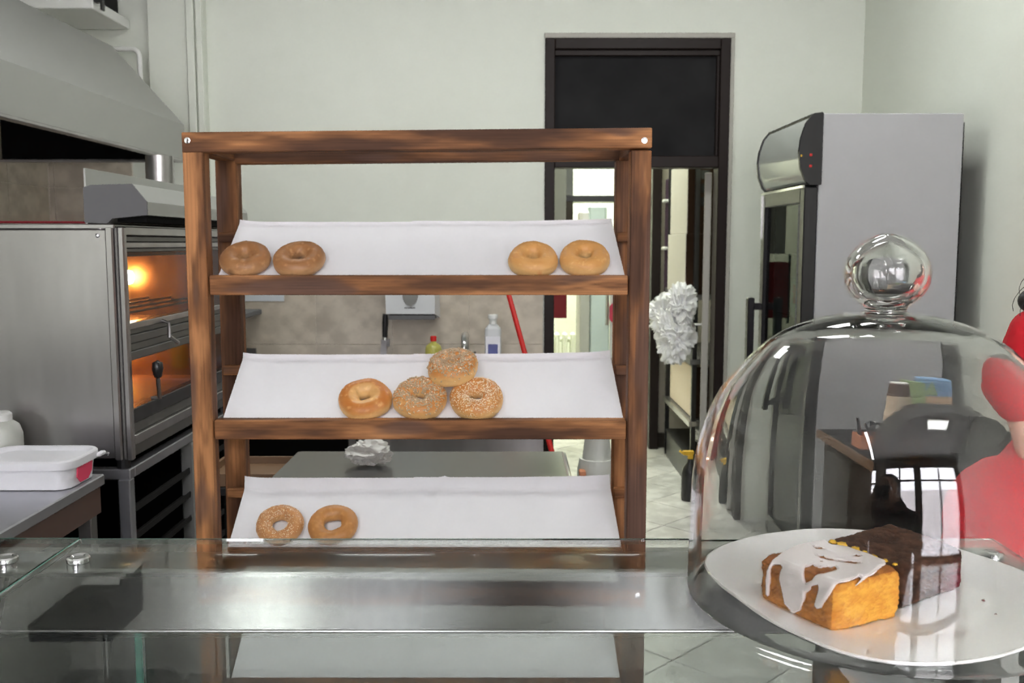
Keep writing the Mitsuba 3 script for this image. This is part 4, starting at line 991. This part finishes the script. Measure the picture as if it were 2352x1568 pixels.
outer = [(76.7, 44.1), (80.0, 55.0), (79.4, 64.8), (77.5, 70.5), (72.1, 69.8), (65.0, 65.8), (59.7, 65.0), (56.9, 68.0), (50.6, 71.2), (39.4, 70.6), (30.9, 71.5), (23.3, 70.6), (15.7, 69.8), (10.4, 64.5), (6.6, 52.3), (0.6, 39.8), (-1.1, 34.4), (-9.8, 22.7), (-9.8, 20.5), (-2.7, 26.7), (2.6, 27.4), (-1.2, 15.1), (-0.5, 5.3), (-0.5, 0.9), (2.0, -4.7), (5.4, -10.4), (8.5, -15.2), (9.8, -18.7), (13.5, -20.4), (16.0, -18.6), (14.7, -13.5), (13.1, -7.6), (12.4, -2.0), (17.1, -4.3), (19.8, -8.3), (23.5, -11.8), (25.5, -10.9), (23.3, -6.7), (24.4, -13.7), (26.1, -21.2), (28.8, -26.9), (36.6, -32.4), (38.8, -29.5), (44.0, -27.3), (46.3, -20.9), (48.1, -15.1), (49.9, -10.0), (49.1, -4.2), (47.7, -0.6), (51.4, 0.7), (56.6, -0.9), (59.1, -4.8), (59.2, -13.8), (59.4, -23.6), (60.8, -27.4), (62.8, -26.4), (63.3, -15.1), (62.7, -7.6), (59.7, -1.0), (58.6, 4.6), (63.8, 14.3), (68.5, 27.1), (71.4, 36.6)]
hls = [[(34.3, 9.1), (34.2, 15.8), (27.9, 16.8), (26.0, 22.5), (23.2, 27.7), (18.4, 23.8), (16.3, 14.8), (16.0, 6.7), (18.3, 2.4), (19.1, -1.1), (24.8, -5.2), (27.4, -0.6)], [(49.1, 33.1), (44.5, 37.4), (35.1, 37.7), (30.1, 42.8), (24.2, 47.4), (20.5, 52.1), (20.7, 43.2), (27.9, 38.2), (34.3, 35.0), (41.5, 32.3)], [(65.8, 49.3), (62.2, 51.8), (54.6, 50.9), (58.7, 45.3)], [(33.4, 58.2), (33.3, 62.7), (30.6, 63.4), (30.3, 57.6)]]
ip = Polygon(outer).buffer(0)
for h_ in hls:
    ip = ip.difference(Polygon(h_).buffer(0))
ip = ip.buffer(-.8).buffer(1.6).buffer(-.8)
ip = ip if ip.geom_type == 'Polygon' else max(ip.geoms, key=lambda g_: g_.area)
im = trimesh.creation.extrude_polygon(ip, 1.0, engine='earcut')
iv, ifc = trimesh.remesh.subdivide_to_size(im.vertices, im.faces, 2.2)
edge_d = np.array([ip.exterior.distance(Point(a, b)) if not ip.interiors else min([ip.exterior.distance(Point(a, b))] + [r_.distance(Point(a, b)) for r_ in ip.interiors]) for a, b in iv[:, :2]])
RB = 6.0
def fold(a, b, h):
    """unfolded millimetres (a along the crust edge, b into the top or down the crust side) and height above the surface -> world"""
    a0 = np.minimum(a, 77.5 - 6)
    down = np.where(a < 0, -a * .55, 0) + np.where(a > L1 * 1000 - 1, (a - L1 * 1000 + 1) * .5, 0)
    aa = np.clip(a, -h * .8, L1 * 1000 - 1 + h * .5)
    arc = RB * PI / 2
    flat_b = RB; zdn = -down
    bb = np.where(b >= RB, b, 0.0); zz = np.where(b >= RB, h, 0.0)
    u_ = np.clip((RB - b) / arc, 0, 1) * PI / 2
    on = b < RB
    bb = np.where(on, RB - (RB + h) * np.sin(u_), bb); zz = np.where(on, -RB + (RB + h) * np.cos(u_), zz)
    below = b < RB - arc
    zz = np.where(below, -RB + (b - (RB - arc)), zz)
    bb = np.where(below, -h, bb)
    x_ = A2[0] + (e1[0] * aa + e2[0] * bb) / 1000; y_ = A2[1] + (e1[1] * aa + e2[1] * bb) / 1000
    return np.column_stack([x_, y_, ZT + (zz + zdn) / 1000])
th_ = np.clip(edge_d / 1.6, 0, 1); th_ = np.sqrt(1 - (1 - th_) ** 2)
hgt = np.where(iv[:, 2] > .5, .7 + .9 * th_ + .5 * (meshkit.noise(np.column_stack([iv[:, :2] / 7, 0 * iv[:, 0]]), 3) - .5), -.5)
iw = fold(iv[:, 0], iv[:, 1], hgt)
add('icing', trimesh.Trimesh(iw, ifc, process=True), 'm_icing', ck, smooth=50, label='dripping white icing')
add('nut_crumbs', cat_(*[crumple((*(A2 + e1 * L1 * a_ + e2 * (L2 + .001)), ZT - .001), r_, 60 + i_, (1.2, 1, .8), 2, .3) for i_, (a_, r_) in enumerate(((.93, .0032), (.80, .0042), (.62, .0036), (.50, .003), (.38, .0026), (.24, .0022), (.12, .0018)))]), 'm_yellow', ck, kind='stuff', smooth=True, label='golden nut crumbs along the edge')
E2, F2, H2 = np.array([.294, .682]), np.array([.362, .727]), np.array([.262, .752])
f1 = (F2 - E2); M1 = np.linalg.norm(f1); f1 /= M1
f2 = (H2 - E2); M2 = np.linalg.norm(f2); f2 /= M2
bm, bv, bf, bgn = block(E2, f1, f2, M1, M2, ZB, 1.258, 9, .006, .0026)
t = np.clip(.5 + 2.4 * bf, 0, 1)[:, None]
col = np.array((.028, .012, .007)) * (1 - t) + np.array((.065, .027, .014)) * t
w = (np.clip((bv[:, 0] - .0) / .8, 0, 1) * np.clip(.55 - bv[:, 2] * .9 + bgn * 2, 0, 1))[:, None]
col = col * (1 - w) + np.array((.085, .004, .010)) * w
br = thing('brownie_slice', 'dark chocolate brownie slice with raspberry red edge on the plate', 'cake')
add('sponge', bm, 'm_crumb', br, smooth=True, color=np.clip(col, .004, .9))
for i_, (x, y) in enumerate(((.365, .700), (.372, .640), (.360, .672))):
    cr_ = thing('raspberry_crumb', ('dark red crumb on the plate just in front of the brownie tip', 'dark red crumb nearest the front rim of the plate', 'dark red crumb between the two others on the plate')[i_], 'crumb', 'red crumbs on the plate')
    add('bit', crumple((x, y, Z0 + .0045), .0013, 70 + i_, (1, 1, .6), 1, .3), 'm_maroon', cr_)

DX, DY = .288, .72
outp = [(.0, 1.4475), (.010, 1.4475), (.024, 1.4465), (.045, 1.4425), (.068, 1.4345), (.085, 1.4245), (.100, 1.4110), (.112, 1.3975), (.122, 1.3845), (.131, 1.367), (.1375, 1.348), (.142, 1.327), (.1442, 1.305), (.1450, 1.280), (.1455, 1.250), (.1458, 1.2245)]
op = np.array(outp)
from scipy.interpolate import PchipInterpolator
def dense(p, n_):
    d_ = np.concatenate([[0], np.cumsum(np.hypot(*np.diff(p, axis=0).T))])
    s_ = np.linspace(0, d_[-1], n_)
    return np.column_stack([PchipInterpolator(d_, p[:, 0])(s_), PchipInterpolator(d_, p[:, 1])(s_)])
op = dense(op, 70)
tg = np.gradient(op, axis=0); tg /= np.linalg.norm(tg, axis=1, keepdims=True)
nin = np.column_stack([tg[:, 1], -tg[:, 0]]); nin[0] = (0, -1)
thick = np.interp(np.linspace(0, 1, len(op)), [0, .12, .3, 1], [.0085, .006, .0036, .0036])
ip_ = op + nin * thick[:, None]; ip_[:, 0] = np.maximum(ip_[:, 0], 0)
knob = [(0, 1.5072), (.006, 1.5066), (.013, 1.5040), (.020, 1.4995), (.0262, 1.4930), (.0300, 1.4860), (.0315, 1.4780), (.0308, 1.4700), (.0275, 1.4625), (.0225, 1.4565), (.0175, 1.4520), (.0150, 1.4497), (.0146, 1.4482), (.0165, 1.4472), (.021, 1.4462)]
kp = dense(np.array(knob), 60)
i0 = int(np.argmax(op[:, 0] > .0225))
profile = np.vstack([kp, op[i0:], [(.1452, 1.2212), (.1438, 1.2204), (.1425, 1.2212)], ip_[::-1]])
profile[-1, 0] = 0; profile[0, 0] = 0
# clean order: top knob -> outside down -> rim -> inside up to the axis
dm = trimesh.creation.revolve(profile[::-1], sections=160)
dm.fix_normals()
kc = np.array([1.4765])
cav = [(0, 1.5020)] + [(max(p[0] - .0048, .0), 1.4772 + (p[1] - 1.4772) * .83) for p in knob[1:10] if p[0] > .0052] + [(.0100, 1.4560), (0, 1.4540)]
cavm = trimesh.creation.revolve(dense(np.array(cav)[::-1], 40), sections=160); cavm.fix_normals(); cavm.invert()
dm = cat_(dm, cavm)
dm.apply_translation((DX, DY, 0))
dome = add('glass_dome', dm, 'm_glass_clear', None, smooth=50, label='clear glass cake dome with a round knob covering the plate', cat='glass dome')

# ------------------------------------------------------------------ person in red at the right edge
pr = thing('person', 'person with long black hair in a red short sleeved top at the right edge', 'person')
ox_, oy_ = 1.112, 1.56
sk = blob([((ox_, oy_, 1.42), .052, (ox_ + .01, oy_ - .01, 1.50), .05), ((ox_ + .01, oy_ - .02, 1.60), .088, (ox_ + .01, oy_ - .03, 1.56), .07), ((ox_ + .01, oy_ - .045, 1.53), .05, (ox_ + .01, oy_ - .01, 1.49), .048),
           ((ox_, oy_ - .108, 1.585), .013, (ox_ + .003, oy_ - .104, 1.61), .009),
           ((ox_, oy_, 1.42), .06, (ox_, oy_, 1.30), .10),
           ((ox_ - .225, oy_ - .02, 1.25), .042, (ox_ - .205, oy_ - .03, 1.16), .040), ((ox_ - .205, oy_ - .03, 1.16), .040, (ox_ - .13, oy_ - .22, 1.06), .027), ((ox_ - .13, oy_ - .22, 1.06), .026, (ox_ - .115, oy_ - .27, 1.045), .024),
           ((ox_ + .225, oy_ - .02, 1.25), .042, (ox_ + .215, oy_ - .03, 1.16), .040), ((ox_ + .215, oy_ - .03, 1.16), .040, (ox_ + .14, oy_ - .23, 1.05), .027), ((ox_ + .14, oy_ - .23, 1.05), .026, (ox_ + .125, oy_ - .28, 1.035), .024)]
          + [((ox_ + s_ * .12 - .018 * s_ + .016 * (i_ - 1.5), oy_ - .29, 1.04), .0095, (ox_ + s_ * .11 + .019 * (i_ - 1.5), oy_ - .33, 1.028 + .002 * i_), .0085) for s_ in (-1, 1) for i_ in range(4)]
          + [((ox_ + s_ * .11 + .019 * (i_ - 1.5), oy_ - .33, 1.028 + .002 * i_), .0085, (ox_ + s_ * .11 + .019 * (i_ - 1.5), oy_ - .352, 1.008), .0075) for s_ in (-1, 1) for i_ in range(4)]
          + [((ox_ + s_ * .10, oy_ - .26, 1.045), .011, (ox_ + s_ * .065, oy_ - .295, 1.03), .0085) for s_ in (-1, 1)], .008, 6)
add('body', sk, 'm_skin', pr, smooth=True, label='bare skin of head, neck and arms')
tp = blob([((ox_ - .10, oy_, 1.335), .082, (ox_ + .10, oy_, 1.335), .082), ((ox_, oy_, 1.33), .10, (ox_, oy_ + .01, 1.18), .105), ((ox_ - .07, oy_, 1.2), .085, (ox_ + .07, oy_, 1.2), .085), ((ox_ - .243, oy_ - .01, 1.352), .040, (ox_ - .243, oy_ - .01, 1.28), .058), ((ox_ - .22, oy_ - .01, 1.332), .062, (ox_ - .10, oy_, 1.34), .078), ((ox_ - .225, oy_ - .012, 1.320), .066, (ox_ - .235, oy_ - .018, 1.275), .062),
           ((ox_ + .22, oy_ - .01, 1.335), .07, (ox_ + .10, oy_, 1.34), .078), ((ox_ + .225, oy_ - .012, 1.335), .068, (ox_ + .235, oy_ - .018, 1.275), .062),
           ((ox_ - .16, oy_, 1.10), .10, (ox_ + .14, oy_, 1.10), .10), ((ox_ - .25, oy_ - .02, 1.03), .12, (ox_ + .16, oy_, 1.0), .11), ((ox_ - .07, oy_, 1.2), .085, (ox_ - .16, oy_, 1.10), .10), ((ox_ - .16, oy_, 1.10), .10, (ox_ - .25, oy_ - .02, .98), .12), ((ox_ - .25, oy_ - .02, .98), .12, (ox_ + .15, oy_, .92), .12), ((ox_, oy_, 1.18), .105, (ox_, oy_, 1.0), .11)], .012, 8)
add('red_top', tp, 'm_redcloth', pr, smooth=True, label='red short sleeved top')
for s_ in (-1, 1):
    add('sleeve_cuff', tube([(ox_ + s_ * .2335, oy_ - .017, 1.262), (ox_ + s_ * .2345, oy_ - .018, 1.275)], .0635, 24), 'm_redcloth', pr, smooth=40)
lg = blob([((ox_ - .09, oy_, .92), .11, (ox_ + .09, oy_, .92), .11), ((ox_ - .09, oy_, .88), .10, (ox_ - .10, oy_, .5), .065), ((ox_ - .10, oy_, .5), .065, (ox_ - .10, oy_ + .02, .09), .045), ((ox_ + .09, oy_, .88), .10, (ox_ + .10, oy_, .5), .065), ((ox_ + .10, oy_, .5), .065, (ox_ + .10, oy_ + .02, .09), .045)], .02, 6)
add('trousers', lg, 'm_trouser', pr, smooth=True)
for s_ in (-1, 1):
    add('shoe', blob([((ox_ + s_ * .10, oy_ + .03, .05), .045, (ox_ + s_ * .11, oy_ - .15, .04), .038)], .02, 4), 'm_black_soft', pr, smooth=True)
hb = blob([((ox_ + .01, oy_ + .012, 1.625), .098, (ox_ + .01, oy_ + .04, 1.56), .085), ((ox_ + .01, oy_ + .06, 1.56), .08, (ox_, oy_ + .085, 1.40), .075), ((ox_ - .075, oy_ + .0, 1.57), .035, (ox_ - .105, oy_ + .01, 1.44), .045), ((ox_ - .105, oy_ + .01, 1.44), .045, (ox_ - .165, oy_ - .005, 1.435), .040), ((ox_ - .165, oy_ - .005, 1.435), .040, (ox_ - .205, oy_ - .01, 1.422), .030), ((ox_ - .205, oy_ - .01, 1.422), .030, (ox_ - .252, oy_ - .01, 1.405), .020), ((ox_ + .09, oy_ + .0, 1.57), .035, (ox_ + .11, oy_ + .02, 1.44), .045)], .012, 6)
hr = add('hair', hb, 'm_hair', pr, smooth=True, label='long black hair')
strands = []
hrng = np.random.default_rng(12)
for i_ in range(70):
    a_ = np.array([ox_ - .13 + hrng.uniform(-.05, .03), oy_ - .02 + hrng.uniform(-.02, .02), 1.475 + hrng.uniform(-.03, .02)])
    e_ = a_ + np.array([-hrng.uniform(.03, .115), hrng.uniform(-.02, .02), -hrng.uniform(.03, .085)])
    m_ = (a_ + e_) / 2 + np.array([-.02, 0, hrng.uniform(.0, .02)])
    strands.append(tube(bez([a_, m_, e_, e_ + np.array([hrng.uniform(-.01, .02), 0, -.02])], 8), .0005, 4, False))
add('loose_strands', cat_(*strands), 'm_hair', pr, kind='stuff')
for s_ in (-1, 1):
    add('eye', trimesh.creation.icosphere(2, .012).apply_translation((ox_ + .008 + s_ * .032, oy_ - .098, 1.605)), 'm_white', pr, smooth=True)
add('mouth', tube([(ox_ - .018, oy_ - .093, 1.535), (ox_ + .005, oy_ - .099, 1.534), (ox_ + .028, oy_ - .093, 1.535)], .005, 8), 'm_pink', pr)

# ------------------------------------------------------------------ the one taking the picture, mirrored in the glass dome
pg = thing('person', 'person in dark clothes with a camera, mirrored as a dark shape in the dome', 'person')
hx, hy = .0, -.34
add('body', blob([((hx, hy + .10, 1.56), .088, (hx, hy + .09, 1.52), .075), ((hx, hy, 1.35), .05, (hx, hy + .06, 1.46), .048), ((hx, hy + .20, 1.525), .013, (hx, hy + .18, 1.56), .01)]
    + [((hx + q * .10, hy + .20, 1.455), .03, (hx + q * .075, hy + .24, 1.475), .026) for q in (-1, 1)]
    + [((hx + q * .07, hy + .235, 1.45 + .018 * i_), .0095, (hx + q * .062, hy + .275, 1.452 + .018 * i_), .0085) for q in (-1, 1) for i_ in range(4)]
    + [((hx + q * .085, hy + .23, 1.455), .011, (hx + q * .045, hy + .245, 1.445), .009) for q in (-1, 1)], .008, 5), 'm_skin', pg, smooth=True)
add('coat', blob([((hx - .15, hy - .02, 1.33), .085, (hx + .15, hy - .02, 1.33), .085), ((hx, hy - .02, 1.33), .12, (hx, hy - .02, .95), .14), ((hx - .09, hy - .02, 1.25), .12, (hx - .08, hy - .02, .80), .13), ((hx + .09, hy - .02, 1.25), .12, (hx + .08, hy - .02, .80), .13)]
    + [((hx + q * .20, hy - .02, 1.33), .065, (hx + q * .25, hy + .06, 1.17), .055) for q in (-1, 1)] + [((hx + q * .25, hy + .06, 1.17), .055, (hx + q * .105, hy + .19, 1.445), .038) for q in (-1, 1)], .012, 6), 'm_black_soft', pg, smooth=True, label='dark coat')
add('trousers', blob([((hx + q * .08, hy, .80), .10, (hx + q * .10, hy, .08), .05) for q in (-1, 1)] + [((hx - .08, hy, .82), .11, (hx + .08, hy, .82), .11)], .02, 5), 'm_trouser', pg, smooth=True)
for q in (-1, 1):
    add('shoe', blob([((hx + q * .10, hy - .03, .05), .045, (hx + q * .11, hy + .14, .04), .036)], .02, 4), 'm_black_soft', pg, smooth=True)
add('hair', blob([((hx, hy + .065, 1.585), .098, (hx, hy + .03, 1.53), .09), ((hx, hy + .02, 1.52), .08, (hx, hy - .02, 1.38), .07)], .012, 5), 'm_hair', pg, smooth=True)
cmr = thing('camera', 'black camera held up by the person in dark clothes', 'camera')
add('body', bx(-.065, .065, -.125, -.065, 1.45, 1.535, .008), 'm_black', cmr)
add('lens_barrel', tube([(0, -.066, 1.492), (0, -.022, 1.4955)], .030, 24), 'm_black', cmr, smooth=40)
